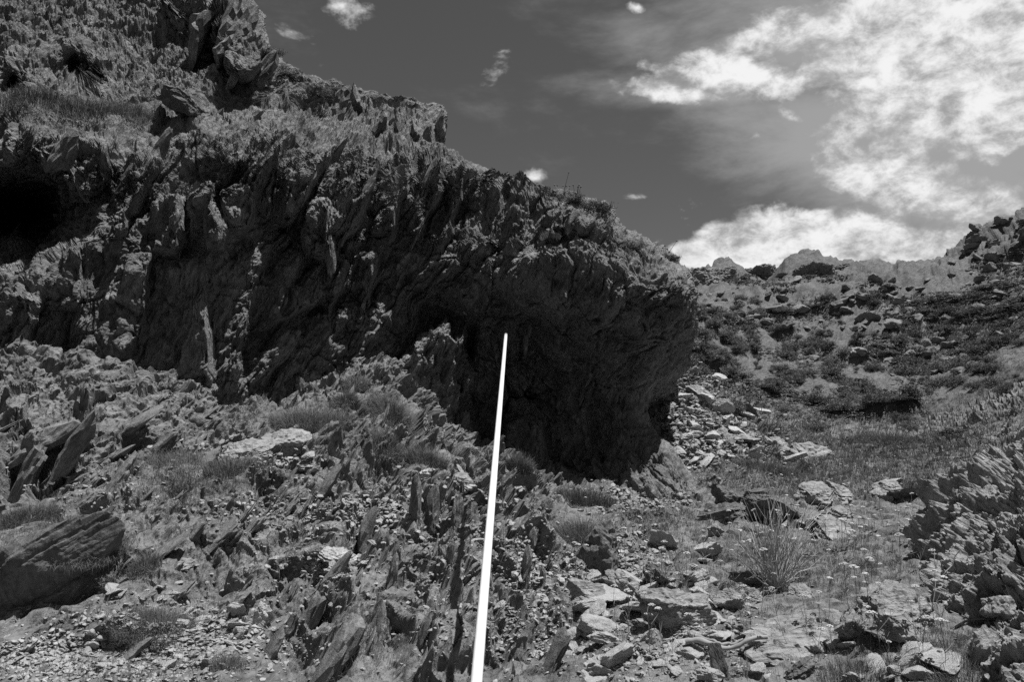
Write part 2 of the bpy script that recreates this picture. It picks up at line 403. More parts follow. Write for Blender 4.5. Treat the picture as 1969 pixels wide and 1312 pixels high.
Fg = grid_faces(jy + 1, NA); mesh_np('ground', PG[:jy + 1].reshape(-1, 3), Fg, M_GROUND)['kind'] = 'structure'
mesh_np('hills', PG[jy:].reshape(-1, 3), grid_faces(NL - jy, NA), M_HILL, True)['kind'] = 'structure'
NG = grid_normals(PG)
GPX, GPY = proj(PG[..., 0], PG[..., 1], PG[..., 2])
# ------------------------------------------------------------------ CLIFF
cc_ = []
def colpts(px, lst):
    for py, Y in lst: cc_.append((px, py, Y))
colpts(-160, [(-90,15.5),(60,14.5),(190,13.0),(250,11),(400,11.5),(550,11.5),(700,11.8),(1000,12.5)])
colpts(50, [(-90,19),(60,16.2),(190,13.0),(248,11.2),(330,11.4),(420,12.3),(530,10.9),(650,10.8),(800,10.9),(1000,11.4)])
colpts(200, [(-90,21),(80,17),(200,13.2),(250,11.5),(330,11.2),(450,11.1),(600,11.0),(750,10.9),(1000,11.4)])
colpts(400, [(-90,21),(20,20),(120,17.2),(205,14.4),(250,12.1),(350,11.7),(450,11.55),(600,11.45),(720,11.4),(1000,11.8)])
colpts(560, [(-90,21),(60,20),(150,17.5),(215,15),(250,13.0),(450,12.6),(600,12.6),(750,12.4),(1000,12.8)])
colpts(700, [(60,21),(190,18.5),(255,16),(290,14.1),(450,13.4),(560,13.5),(700,13.5),(1000,13.8)])
colpts(850, [(60,22),(200,19),(268,17),(305,14.6),(420,14),(510,13.5),(650,14.8),(800,15.2),(1000,15.2)])
colpts(1000, [(330,14.9),(390,14.2),(465,13.4),(560,13.2),(650,14.6),(780,15.9),(860,15.2),(1000,14.2)])
colpts(1180, [(370,14.6),(435,14.0),(465,13.0),(560,12.4),(700,13.8),(800,14.5),(900,13.4),(1010,12.4)])
colpts(1320, [(470,14.5),(500,13),(580,12.4),(680,14),(780,14.4),(880,12.5),(960,11.0)])
Cc = np.array([(a, b) for a, b, _ in cc_]) / 300.0; Vc = np.log([c for *_, c in cc_])
cfun = tps(Cc, Vc, 2e-3)
oy = [-110, -40, 0, 50, 100, 130, 155, 175, 190, 200, 205, 282, 292, 312, 335, 352, 368, 388, 396, 445, 458, 474, 492, 515, 560, 600, 635, 665, 700, 760, 800, 850, 880, 910, 1010]
ox = [432, 460, 478, 495, 520, 580, 630, 680, 725, 780, 842, 846, 862, 905, 970, 1045, 1105, 1168, 1182, 1190, 1228, 1270, 1298, 1326, 1346, 1342, 1334, 1300, 1262, 1238, 1236, 1266, 1298, 1336, 1385]
NR, NC, NF = 900, 1150, 60
pyv = np.linspace(-110, 1010, NR)
xr = np.interp(pyv, oy, ox)
tt = np.linspace(0, 1, NC)
PXc = -160 + (xr[:, None] + 160) * tt[None]
PYc = np.repeat(pyv[:, None], NC, 1)
lnY = cfun(np.stack([PXc.ravel(), PYc.ravel()], 1) / 300.0)
Yc = np.exp(lnY)
fx, fy = PXc.ravel(), PYc.ravel()
# deliberate features: (cx,cy,rx,ry,rot,depth) negative = toward us
feats = [(930,770,36,160,0,-.8,.3),(1015,850,42,85,10,-1.6,.5),
         (35,425,150,100,14,3.0,.85),(600,610,240,30,24,.5,.9),(1000,800,60,60,0,.7,.6),(140,145,60,45,0,1.8,.8),(20,180,50,50,0,1.8,.8),
         
         (1130,430,90,50,0,-.5,.7),
         (470,90,70,90,0,-3,.5),(400,40,60,60,0,-2,.5)]
for cx, cy, rx, ry, rot, dd, so in feats:
    m_ = ell(fx, fy, [(cx, cy, rx, ry, rot)], so); m_ = m_ * m_ * (3 - 2 * m_)
    Yc += m_ * dd
wx = fx + 14 * perlin(np.stack([fx / 70, fy / 70, fx * 0], 1)) + 5 * perlin(np.stack([fx / 22, fy / 22, fx * 0 + 5], 1))
for x0, y0, x1, y1, A_, wl_, wr_ in [(345,375,335,500,.55,60,14),(402,370,425,490,.60,50,14),(380,500,400,760,.45,80,18),(300,290,215,470,.40,60,16),(215,265,120,420,.45,70,14),(150,470,140,600,.55,90,16),(480,255,385,430,.35,60,14),(560,245,455,470,.40,60,14),
        (640,270,560,440,.40,60,14),(628,400,640,500,.55,50,14),(700,285,610,520,.40,55,14),(740,300,665,470,.35,45,12),(720,490,690,640,.55,46,14),(668,500,640,620,.35,36,12),(800,300,735,480,.40,50,12),(860,310,800,470,.40,50,12),(900,330,840,490,.35,45,12),
        (500,480,450,760,.30,70,14),(570,500,520,740,.25,60,14),(285,490,250,700,.30,60,14),(60,560,30,700,.5,70,14),(965,370,910,500,.30,40,12),(1020,380,985,490,.30,40,12),(1090,400,1060,480,.25,36,12),(60,250,30,330,.4,60,14),(130,262,90,330,.4,50,14),
        (1040,800,1050,930,.25,50,12),(1120,780,1150,950,.25,60,14),(1180,760,1230,940,.25,50,14),(985,640,1000,780,.25,50,12),(1080,560,1100,740,.2,60,12)]:
    tpar = (fy - y0) / (y1 - y0); cxr = x0 + (x1 - x0) * tpar; u_ = wx - cxr
    hgt = np.where(u_ < 0, np.clip(1 + u_ / wl_, 0, 1), np.clip(1 - u_ / wr_, 0, 1))
    Yc -= 1.45 * A_ * hgt * np.clip(tpar / .12 + .4, 0, 1) * np.clip((1 - tpar) / .18, 0, 1) * (tpar > -.05)
# the buttress left of the pole top: sheer right side, sloping left side, joined to the slope below
bt = np.clip((906 - wx) / 14, 0, 1) * np.clip((wx - np.interp(fy, [600, 760, 900], [775, 735, 670])) / np.interp(fy, [600, 800], [25, 90]), 0, 1) * np.clip((fy - np.interp(wx, [700, 780, 822, 850, 872, 890, 906], [790, 672, 622, 606, 628, 612, 660]) - 10 * perlin(np.stack([fx / 14, fx * 0, fx * 0 + 3], 1))) / 34, 0, 1)
Yc -= 1.7 * bt * (1 + .0 * bt) + .5 * bt * np.clip((fy - 720) / 120, 0, 1)
# rounding toward the outline on the right
lip = np.interp(fx, [-160, 400, 560, 700, 850, 1000, 1180, 1320], [248, 248, 235, 265, 285, 345, 400, 475])
band = np.clip(1 - (fy - lip) / np.interp(fx, [0, 900, 1050, 1320], [210, 190, 60, 60]), 0, 1) * (fy > lip - 2) + (fy <= lip - 2)
Yc += band * np.interp(fx, [0, 700, 860, 1050], [.55, .55, .12, .12])
dist = (xr[:, None] - PXc).ravel(); k = np.clip(1 - dist / 45.0, 0, 1)
Yc += (1 - np.sqrt(np.clip(1 - k * k, 0, 1))) * np.where(fy > 840, .25, .45)
ac, ec = ray(fx, fy)
B0 = np.stack([ac * Yc, Yc, CZ + ec * Yc], 1).reshape(NR, NC, 3)
# the surface goes on round the back of the outline
fo = np.linspace(0, 1, NF + 1)[1:]
last = B0[:, -1:, :]
ext = last + fo[None, :, None] ** 1.3 * np.array([[[-.2, 9.0, -.8]]]) * np.clip(last[..., 1:2] / 14, .5, 2)
ext[..., 0] += (last[..., 0] / last[..., 1]) * (ext[..., 1] - last[..., 1]) * .75
B0 = np.concatenate([B0, ext], 1)
Ncl = grid_normals(B0); 
if np.median(Ncl[:, :NC, 1]) > 0: Ncl = -Ncl
nsm = Ncl.copy()
for _ in range(14):       # relaxed normals: keep displaced slabs from crossing at the folds
    nsm = (nsm + np.roll(nsm, 6, 0) + np.roll(nsm, -6, 0) + np.roll(nsm, 6, 1) + np.roll(nsm, -6, 1))
    nsm /= np.linalg.norm(nsm, axis=2, keepdims=True) + 1e-9
q = B0.reshape(-1, 3)
s1 = strata(q, 62, 18, (.27, .10, .035, .012), ((.42, 5.5, 2.4), (.17, 3.2, 1.5), (.07, 1.4, .7), (.03, .5, .3)), 11, warp=.30, bev=.30)
s2 = strata(q, 86, 10, (.20, .08, .03, .012), ((.42, 4.5, 2.0), (.17, 2.4, 1.2), (.07, 1.1, .6), (.03, .4, .3)), 12, warp=.30, bev=.30)
cpx, cpy = proj(q[:, 0], q[:, 1], q[:, 2])
wv = ell(cpx, cpy, [(950, 760, 230, 260), (1150, 850, 200, 150), (300, 560, 230, 140)], .6)
upper = np.clip((260 - cpy - np.maximum(0, 0)) / 60, 0, 1) * (cpx < 880)
qb = (q @ frame(62, 18)).astype(np.float32)
ribs = ridged(qb / np.array([.42, 2.8, 1.2]) + .5 * perlin(q * .8)[:, None], 4, .55) * .11 * (1 - wv * .5)
hb1, eb1 = cells((q + .35 * np.stack([perlin(q * 1.1), perlin(q * 1.1 + 9), perlin(q * 1.1 + 19)], 1)) / np.array([1.25, 1.4, 1.1]), 1.0, 51, .3)
hb2, eb2 = cells((q + .2 * np.stack([perlin(q * 2.1), perlin(q * 2.1 + 9), perlin(q * 2.1 + 19)], 1)) / np.array([.42, .6, .55]), 1.2, 52, .25)
frac = hb1 * .30 - .10 * np.exp(-(eb1 / .04) ** 2) + hb2 * .09 - .03 * np.exp(-(eb2 / .07) ** 2)
big = frac + ribs * .8 - .07 + fbm(q * .55, 4) * .50 + ridged(q * np.array([1.1, 1.1, .7]) + 5, 5) * .10
rough_ = fbm(q * 6, 4) * .05 - .16 * np.clip(perlin(q * np.array([2.6, 2.6, 1.6]) + 60) - .28, 0, 1) - .06 * np.clip(perlin(q * 7 + 30) - .3, 0, 1)
calm = ell(cpx, cpy, [(1130, 640, 160, 110)], .6) * .3
lipf = np.interp(cpx, [-160, 400, 560, 700, 850, 1000, 1180, 1320], [248, 248, 235, 265, 285, 345, 400, 475])
upw = np.clip((lipf - cpy - 5) / 35, 0, 1) * (1 - np.clip((cpx - 880) / 60, 0, 1))
blobs = cells((q + .5 * perlin(q * .7)[:, None]) / np.array([1.9, 2.0, 1.5]), 1.2, 22, .35)[0] * .9 + cells((q + .3 * perlin(q * 1.3)[:, None]) / np.array([.9, 1.1, .8]), 1.2, 23, .5)[0] * .5 + cells((q + .15 * perlin(q * 3)[:, None]) / np.array([.33, .4, .3]), 1.2, 24, .4)[0] * .17 + fbm(q * 2.5, 5, .6) * .10
s1 = s1 * (1 - .5 * upw); big = big + blobs * upw * .95 + upw * ridged(q * 1.6, 4) * .08
ds = (s1 * (1 - wv) + s2 * wv) * (1 - calm)
d = big * (1 - .3 * upw) + rough_ * 1.3 + (fbm(q * 2.2, 5, .6) * .05 + ridged(q * np.array([3, 3, 2.]), 4, .6) * .02)
gsz = np.clip(q[:, 1] / 13, .8, 1.6); d = d * gsz; ds = ds * gsz
edge = np.ones((NR, NC + NF)); edge[:, :NC] = np.clip(.45 + (xr[:, None] - PXc) / 80, .45, 1); edge[:, NC:] = .42
yo = np.interp(PXc, [430, 440, 480, 520, 590, 690, 790, 862, 900, 985, 1060, 1185, 1203, 1272, 1345], [-600, -130, 0, 130, 155, 190, 200, 290, 312, 345, 360, 400, 455, 480, 560])
edge[:, :NC] = np.minimum(edge[:, :NC], np.clip(.62 + (PYc - yo) / 70, .62, 1))
d *= edge.ravel(); ds *= edge.ravel()
nz_ = nsm.reshape(-1, 3)[:, 2]; up_ = np.clip((nz_ - .10) / .34, 0, 1)[:, None]; up_ = up_ * up_ * (3 - 2 * up_)
ds *= 1 - .5 * up_[:, 0]
dirc = (nsm.reshape(-1, 3) * .45 + np.array([.14, -.68, .10])) * (1 - up_) + nsm.reshape(-1, 3) * up_; dirc /= np.linalg.norm(dirc, axis=1)[:, None]
CP = (q + dirc * ((ds * 1.05 + d * .72) * (1 - .1 * up_[:, 0]))[:, None]).reshape(NR, NC + NF, 3)
mesh_np('cliff', CP.reshape(-1, 3), grid_faces(NR, NC + NF)[:, ::-1], M_CLIFF)['kind'] = 'structure'
#PART2

# ------------------------------------------------------------------ placing things on the slope and the cliff
JMAX = int(np.searchsorted(lv, math.log(148)))
def at(px, py):
    """point of the ground where the sight line through (px, py) first meets it"""
    a, e = ray(px, py); j = int(np.clip((a + .95) / 1.93 * (NA - 1), 0, NA - 1))
    for _ in range(3):
        col = GPY[:, j]; ok = np.where(col[20:JMAX] <= py)[0]
        i = 20 + (ok[0] if len(ok) else int(np.argmin(col[20:JMAX])))
        j = int(np.clip(j + (px - GPX[i, j]) / F_PX / 1.93 * (NA - 1), 0, NA - 1))
    return PG[i, j].copy(), NG[i, j]
_pc = np.stack(proj(CP[..., 0], CP[..., 1], CP[..., 2]), 2); _PC = _pc[:, :NC]
def atc(px, py):
    dd = (_PC[..., 0] - px) ** 2 + (_PC[..., 1] - py) ** 2
    m = dd < 60
    if not m.any(): m = dd <= dd.min() + 1
    ii = np.argwhere(m); k = np.argmin([CP[i, j, 1] for i, j in ii]); i, j = ii[k]
    return CP[i, j].copy()
import bmesh
def rotm(rx, ry, rz):
    from mathutils import Euler
    return np.array(Euler((rx, ry, rz)).to_matrix())
_ico = {}
def ico(n):
    if n not in _ico:
        b = bmesh.new(); bmesh.ops.create_icosphere(b, subdivisions=n, radius=1)
        _ico[n] = (np.array([v.co for v in b.verts]), np.array([[v.index for v in f.verts] for f in b.faces])); b.free()
    return _ico[n]
def rock_np(n, seed, size, nplanes=14, rough=.05, layers=0.0, lay_axis=2, sharp=1.0, blunt=.75):
    """a faceted stone: sphere cut by random planes, with bedding steps and roughness"""
    r = np.random.default_rng(seed); V, Fc = ico(n); D_ = V / np.linalg.norm(V, axis=1)[:, None]
    pl = r.normal(size=(nplanes, 3)); pl /= np.linalg.norm(pl, axis=1)[:, None]
    pl = np.vstack([pl, [[0, 0, -1]], [[0, 0, 1]] @ rotm(r.normal() * .2, r.normal() * .2, 0).T]); h = np.concatenate([r.uniform(blunt - .2, 1.0, nplanes), r.uniform(.7, .9, 2)])
    dn = D_ @ pl.T; t = np.where(dn > .05, h[None] / np.maximum(dn, .05), 9).min(1)
    P = D_ * np.minimum(t, 1.25)[:, None]
    S = np.array(size); off = seed * 3.1
    P = P * S
    m = S.mean()
    if layers:
        ax = P[:, lay_axis] / S[lay_axis] * (4 + 5 * r.random()) + .5 * perlin(P / m * 1.2 + off)
        st = np.floor(ax); st = RV[PERM[(st.astype(int) + seed * 7) & 4095] & 4095, 1]
        o = np.ones(3); o[lay_axis] = 0
        P = P * (1 + layers * (st[:, None] - .5) * o)
    nz = fbm(P / m * 2.2 + off, 4, .55) * rough * 1.2 + ridged(P / m * np.array([3., 3., 6.]) + off, 3) * rough * .35
    return P + D_ * (nz * m)[:, None], Fc
class Bag:
    def __init__(s): s.V, s.F, s.n = [], {}, 0
    def add(s, V, Fc):
        s.V.append(V); s.F.setdefault(Fc.shape[1], []).append(Fc + s.n); s.n += len(V)
    def make(s, name, mat, parent=None, smooth_=False):
        return mesh_np(name, np.vstack(s.V), [np.vstack(v) for v in s.F.values()], mat, smooth_, parent)
# ---- slabs of the bedrock standing out of ground and cliff
def slab_templates(n, cnt, base):
    out = []
    for k in range(cnt):
        V, Fc = rock_np(n, base + k, (.5, 1.0, .5), 9, .09, .22, 0, blunt=.5)
        V[:, 0] *= .36                                              # x: across the beds (thin); y: along; z: into
        out.append((V, Fc))
    return out
T2 = slab_templates(3, 14, 100)
def add_slab(bag, P, phi, dip, L, ratio, thick, r, jit=6):
    V, Fc = T2[r.integers(len(T2))]
    B = frame(phi + r.normal() * jit, dip + r.normal() * jit)
    sgn = np.array([r.choice([-1, 1]), r.choice([-1, 1]), r.choice([-1, 1])])
    W = V * sgn * np.array([thick / .18, L, L * ratio * 2])
    if sgn.prod() < 0: Fc = Fc[:, ::-1]
    bag.add(W @ B.T + P, Fc)
r = np.random.default_rng(21)
bag = Bag()
n_ = 0
while n_ < 350:
    px, py = r.uniform(-60, 1090), 1312 - 620 * r.random() ** 1.1
    if r.random() < ell(np.array([px]), np.array([py]), soft_patches)[0] * .9: continue
    P, nn = at(px, py)
    if P[1] > 13: continue
    ph = 38 if px < 200 else (38 + (px - 200) / 400 * 26 if px < 600 else 64 + min(1, (px - 600) / 250) * 18)
    L = .04 + .13 * r.random() ** 2.2
    L *= np.clip(P[1] / 5, .6, 1.6)
    add_slab(bag, P - nn * L * .42 + np.array([0, .02, 0]), ph, 20, L, .55, L * (.10 + .16 * r.random()), r)
    n_ += 1
# larger standing beds the photograph shows: (px, py, length px, thickness px, angle)
for px, py, lp, tp, ph in [(705,1020,120,34,76),(600,1150,190,40,66),(655,1210,170,45,64),(560,1180,120,30,60),(640,1090,90,26,50),(830,1000,110,26,84),(800,960,100,26,84),
        (880,990,80,22,84),(560,960,110,24,58),(620,930,100,24,62),(480,1000,110,26,48),(430,1010,120,30,42),(300,1050,120,28,38),(380,1000,110,22,40),(730,1200,130,26,70),
        (815,1210,90,24,74),(860,1240,80,20,70),(1000,1230,90,22,74),(1060,1250,110,20,62),(960,1140,80,22,80),(1010,1090,80,18,80),(470,1120,120,24,42),(350,1120,130,24,38),
        (130,870,150,44,62),(60,880,130,40,66),(230,900,120,34,55),(160,950,110,30,52),(320,830,150,40,34),(250,800,130,36,30),(80,830,150,46,28),(400,860,110,28,32),(690,900,80,22,66),(760,870,80,22,75),(905,880,90,22,84),
        (520,745,90,36,55),(560,760,70,26,60),(1030,1020,80,20,78),(880,1130,100,20,76),(750,1110,90,20,74),(520,1230,100,24,56),(250,1240,120,22,36),(640,1290,110,26,60)]:
    P, nn = at(px, py + lp * .25); s_ = P[1] / F_PX
    L = lp * s_ * .5
    add_slab(bag, P + np.array([0, 0, L * .06]), ph, 22, L, .5, tp * s_ * .5, r, 3)
bag.make('bedrock', M_GROUND)['kind'] = 'structure'
bag = Bag(); n_ = 0
rows, cols = PXc.shape
while n_ < 160:
    i, j = r.integers(40, NR - 120), r.integers(10, NC - 14)
    P = CP[i, j]; px, py = PXc[i, j], PYc[i, j]
    if _pc[i, j, 1] < -60: continue
    if r.random() < calm.reshape(NR, NC + NF)[i, j]: continue
    if r.random() < upw.reshape(NR, NC + NF)[i, j] * .97: continue
    if px > xr[i] - 25 or (py < np.interp(px, [880, 1180, 1320], [320, 410, 490]) + 12 and px > 880): continue
    vert = wv.reshape(NR, NC + NF)[i, j]
    L = (.08 + .30 * r.random() ** 2.4) * np.clip(P[1] / 13, .8, 1.8)
    if px > xr[i] - 60: L *= .55
    add_slab(bag, P + np.array([0, L * .36, -.02]), 62 + 22 * vert + r.normal() * 4, 18, L, .42, L * (.10 + .14 * r.random()), r)
    n_ += 1
# hand placed: the pointed blade and the square-ended block on the ridge, big lit ribs of the face
for px, py, lp, tp, ph, rr in [(843,222,72,22,72,.3),(850,262,90,26,89,.8),(825,262,80,30,89,.8),(800,250,90,34,86,.8),(765,225,80,44,88,.8),(735,235,70,30,84,.8),(690,200,90,44,80,.8),(655,190,80,40,76,.8),
        (340,410,90,26,92,.25),(365,440,110,24,88,.25),(402,430,100,28,96,.25),(150,350,110,26,122,.5),(120,300,110,40,60,.5),(300,280,90,30,60,.3),(240,330,110,24,62,.3),
        (625,340,120,22,62,.3),(690,370,110,22,66,.3),(810,350,90,22,70,.3),(640,480,90,20,96,.3),(1100,420,60,18,58,.3),
        (460,60,150,60,74,.9),(420,90,130,56,70,.9),(380,60,130,60,76,.9),(500,150,110,34,60,.5),(440,150,120,30,70,.5),(400,170,100,30,80,.5),(545,200,90,24,75,.5)]:
    P = atc(px, py); s_ = P[1] / F_PX
    add_slab(bag, P + np.array([0, lp * s_ * .12, 0]), ph, 15, lp * s_ * .5, rr, tp * s_ * .5, r, 2)
o = bag.make('cliff_slabs', M_CLIFF); o['kind'] = 'structure'

# ------------------------------------------------------------------ right-hand outcrop
az_ = np.radians(np.concatenate([np.linspace(110, 330, 1150), np.linspace(334, 470, 50)])); el_ = np.radians(np.linspace(-50, 90, 560))
EL_, AZ_ = np.meshgrid(el_, az_, indexing='ij')
D_ = np.stack([np.cos(EL_) * np.cos(AZ_), np.cos(EL_) * np.sin(AZ_), np.sin(EL_)], 2).reshape(-1, 3); Fc = grid_faces(560, 1200)
C0 = np.array([3.16, 3.9, .50]); q = D_ * np.array([1.25, 2.6, 1.10])
q[:, 0] += .50 * q[:, 1]; q[:, 2] += .10 * q[:, 1]
Q = q + C0
wq = Q + .12 * np.stack([perlin(Q * 3), perlin(Q * 3 + 7), perlin(Q * 3 + 15)], 1)
crk, ced = cells(wq / np.array([.30, .36, .75]), 1.0, 61, .35); crk2, ced2 = cells(wq / np.array([.12, .15, .34]), 1.0, 62, .4)
lum = crk * .05 - .07 * np.exp(-(ced / .06) ** 2) + crk2 * .02 - .02 * np.exp(-(ced2 / .08) ** 2) + fbm(Q * 1.3, 7, .66) * .17 + ridged(wq * np.array([4.5, 4, 1.8]), 5, .6) * .06 + fbm(Q * 11, 4, .6) * .018 - .30 * np.clip(perlin(wq * np.array([3.4, 3.4, 2.0]) + 8) - .15, 0, 1) - .10 * np.clip(perlin(wq * 8 + 8) - .2, 0, 1)
Q = Q + D_ * lum[:, None]
ob = Bag(); ob.add(Q, Fc); ro = np.random.default_rng(5)
cand = np.where((D_[:, 0] < .15) & (D_[:, 2] > -.25) & (D_[:, 1] < .75))[0]
for k in range(160):
    c = Q[ro.choice(cand)]; sz = .014 + .055 * ro.random() ** 2
    V_, F_ = rock_np(4 if sz > .035 else 3, 700 + k, (sz * ro.uniform(.5, .9), sz * .8, sz * ro.uniform(.8, 1.7)), 8, .15, .16, 0, blunt=.5)
    ob.add(V_ @ rotm(ro.normal() * .25, ro.normal() * .3 - .05, ro.uniform(0, 6.28)).T + c, F_)
o = ob.make('rock_outcrop', rock_mat('outcrop_rock', .15, .38, 84, fine=2.0, bump=.7))
tag(o, 'rugged grey rock outcrop with upright fissures at the right edge of the picture', 'rock outcrop')

# ------------------------------------------------------------------ the white pole
def tube(P0, P1, r0, r1, n=28, cap=True):
    P0 = np.array(P0, float); P1 = np.array(P1, float); d_ = P1 - P0; d_ /= np.linalg.norm(d_)
    u = np.cross(d_, [1, 0, 0]); u /= np.linalg.norm(u); v = np.cross(d_, u)
    an = np.linspace(0, 2 * math.pi, n, endpoint=False); ring = np.cos(an)[:, None] * u + np.sin(an)[:, None] * v
    V = np.vstack([P0 + ring * r0, P1 + ring * r1, [P0], [P1]]); i = np.arange(n); k = (i + 1) % n
    q4 = np.stack([i, k, k + n, i + n], 1); t3 = np.vstack([np.stack([k, i, np.full(n, 2 * n)], 1), np.stack([i + n, k + n, np.full(n, 2 * n + 1)], 1)])
    return V, q4, t3
def pt(px, py, Y):
    a, e = ray(px, py); return np.array([float(a) * Y, Y, CZ + float(e) * Y])
A_, B_ = pt(916, 1312, 2.35), pt(972.5, 647, 7.6)
ax_ = (B_ - A_) / np.linalg.norm(B_ - A_)
foot = A_ - ax_ * 1.9
m = bpy.data.materials.new('white_pole_paint'); m.use_nodes = True; t = m.node_tree; bs = t.nodes['Principled BSDF']
bs.inputs['Roughness'].default_value = .38
nn_ = noise(t, nd(t, 'ShaderNodeTexCoord').outputs['Object'], 30, 3, .5)
al = smooth(t, nn_, .3, .7,   .74, .82); cc2 = nd(t, 'ShaderNodeCombineColor')
for i in range(3): t.links.new(al, cc2.inputs[i])
t.links.new(cc2.outputs[0], bs.inputs['Base Color'])
pole = bpy.data.objects.new('pole', None); COL.objects.link(pole); pole.location = foot
tag(pole, 'long smooth white pole slanting up away from the viewer toward the dark cliff', 'pole')
def under(o, par):
    o.parent = par; o.matrix_parent_inverse = par.matrix_world.inverted() if False else __import__('mathutils').Matrix.Translation(-par.location)
V, q4, t3 = tube(foot, B_, .0178, .0150, 40)
under(mesh_np('shaft', V, [q4, t3], m, True), pole)
V, q4, t3 = tube(B_ - ax_ * .004, B_ + ax_ * .085, .0155, .0152, 32)
under(mesh_np('tip_cap', V, [q4, t3], plain_mat('grey_cap', .38, .45, 30)), pole)
V, q4, t3 = tube(foot + ax_ * .02 , foot + ax_ * .10, .0190, .0188, 32)
under(mesh_np('foot_sleeve', V, [q4, t3], plain_mat('grey_sleeve', .3, .36, 30)), pole)

# ------------------------------------------------------------------ named stones
def stone(px, py, wpx, hpx, dratio, tilt, label, mat=None, seed=1, n=5, lay=.16, name='rock', cat='rock', cliff=False, sink=.25, rough=.10, rz=0, planes=17, blunt=.75, up=0):
    P = atc(px, py) if cliff else at(px, py)[0]
    s_ = P[1] / F_PX; W, H = wpx * s_ / 2, hpx * s_ / 2
    V, Fc = rock_np(n, seed, (W * 1.1, W * dratio, H * 1.15), planes, rough, lay, 2, blunt=blunt)
    V = V @ (rotm(0, -R(tilt), R(rz)) @ rotm(R(0 if cliff or name != 'rock' else -14 if mat is M_STONE_D else 20), 0, 0)).T
    o = mesh_np(name, V, Fc, mat or M_BIG)
    o.location = P + np.array([0, W * dratio * .3, H * (1 - 2 * sink) + up * s_])
    return tag(o, label, cat)
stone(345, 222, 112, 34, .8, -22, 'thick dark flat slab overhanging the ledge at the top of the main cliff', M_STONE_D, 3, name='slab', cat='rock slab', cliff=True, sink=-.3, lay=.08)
stone(556, 872, 100, 52, .9, 4, 'pale cracked block lying on the mound left of the grass tufts, larger of the pair', seed=4, lay=.2)
stone(458, 882, 90, 40, .9, 8, 'pale broken low block touching the left side of the larger cracked block', seed=5, lay=.25)
stone(590, 900, 34, 14, .9, 4, 'small pale flat stone wedged under the large cracked block', seed=6)
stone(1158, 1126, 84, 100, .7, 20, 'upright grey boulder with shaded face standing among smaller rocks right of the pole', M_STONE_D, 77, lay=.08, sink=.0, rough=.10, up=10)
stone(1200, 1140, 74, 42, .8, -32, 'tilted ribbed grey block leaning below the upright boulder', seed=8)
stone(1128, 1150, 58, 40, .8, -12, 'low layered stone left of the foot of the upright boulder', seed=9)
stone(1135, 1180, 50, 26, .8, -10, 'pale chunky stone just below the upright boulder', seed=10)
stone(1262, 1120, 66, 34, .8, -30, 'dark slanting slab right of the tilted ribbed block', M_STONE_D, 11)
stone(1305, 1195, 138, 76, .9, -6, 'large pale rounded boulder cracked across its face with a dark hollow beneath', seed=12, n=6, lay=.10, sink=.3)
stone(1408, 1172, 52, 46, .9, -18, 'pale rounded stone right of the large cracked boulder', seed=13)
stone(1450, 1160, 44, 30, .8, -10, 'grey flat topped stone behind the pale rounded stone', seed=14)
stone(1738, 1200, 160, 80, .9, 4, 'broad pale flat topped boulder by the flowers near the right outcrop', seed=15, n=6, lay=.10, sink=.30)
stone(1560, 1235, 190, 44, .9, 14, 'long low sloping grey slab in the lower right foreground', seed=16, lay=.2)
stone(1650, 1225, 80, 60, .8, 30, 'angular grey block leaning on the left side of the broad boulder', seed=17)
stone(1545, 1300, 60, 30, .8, 28, 'dark tipped slab at the very bottom of the lower right foreground', M_STONE_D, 18)
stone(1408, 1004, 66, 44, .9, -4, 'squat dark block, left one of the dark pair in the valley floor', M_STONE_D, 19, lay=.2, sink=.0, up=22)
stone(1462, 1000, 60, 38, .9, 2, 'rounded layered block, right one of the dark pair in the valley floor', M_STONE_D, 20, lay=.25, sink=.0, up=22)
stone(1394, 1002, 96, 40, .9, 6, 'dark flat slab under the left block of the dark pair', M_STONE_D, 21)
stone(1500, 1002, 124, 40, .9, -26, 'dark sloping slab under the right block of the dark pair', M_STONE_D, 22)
stone(1375, 1032, 28, 32, .6, -30, 'small pale upright stone left of the dark pair', seed=23)
stone(1578, 968, 64, 40, .9, 2, 'pale thin bedded block left half of the split rock in mid valley', seed=24, lay=.3)
stone(1618, 960, 54, 36, .9, -4, 'pale thin bedded block right half of the split rock in mid valley', seed=25, lay=.3)
stone(1622, 1000, 44, 24, .9, -10, 'small pale lump below the split rock', seed=26)
stone(1620, 1030, 118, 26, 1.0, -4, 'long flat pale slab with layered front edge behind the twiggy bush', seed=27, lay=.3)
stone(1715, 945, 60, 22, 1.0, -8, 'pale flat slab lying against the bank on the right of the valley', seed=28)
stone(1735, 960, 64, 16, 1.0, 0, 'thin shaded ledge stone under the pale slab on the right bank', M_STONE_D, 29)
stone(1700, 962, 36, 24, .9, 4, 'small pale lump left of the thin ledge stone', seed=30)
stone(1440, 1125, 62, 30, .9, -2, 'dark low stone at the foot of the twiggy bush', M_STONE_D, 31)
stone(1550, 1150, 50, 20, .9, -16, 'pale tilted flat stone right of the twiggy bush foot', seed=32)
stone(1838, 1150, 58, 44, .6, 25, 'pale angular slab leaning against the foot of the right outcrop', seed=33)
stone(1560, 880, 92, 34, 1.0, -6, 'big pale layered rock at the lower end of the slab field', seed=34, lay=.2)
stone(1500, 862, 60, 22, 1.0, -20, 'pale smooth sloping slab above the big layered rock', seed=35)
stone(1345, 762, 60, 22, 1.0, -28, 'large pale tilted slab high in the slab field', seed=36, lay=.2)
stone(1290, 800, 24, 28, .8, 0, 'rounded pale boulder against the right edge of the cliff foot', seed=37)
stone(1440, 800, 66, 14, .9, -30, 'long dark edged slab jutting at the right of the slab field', M_STONE_D, 38)
stone(1412, 850, 84, 24, 1.0, -10, 'pale cracked plate at the centre of the slab field', seed=39, lay=.25)
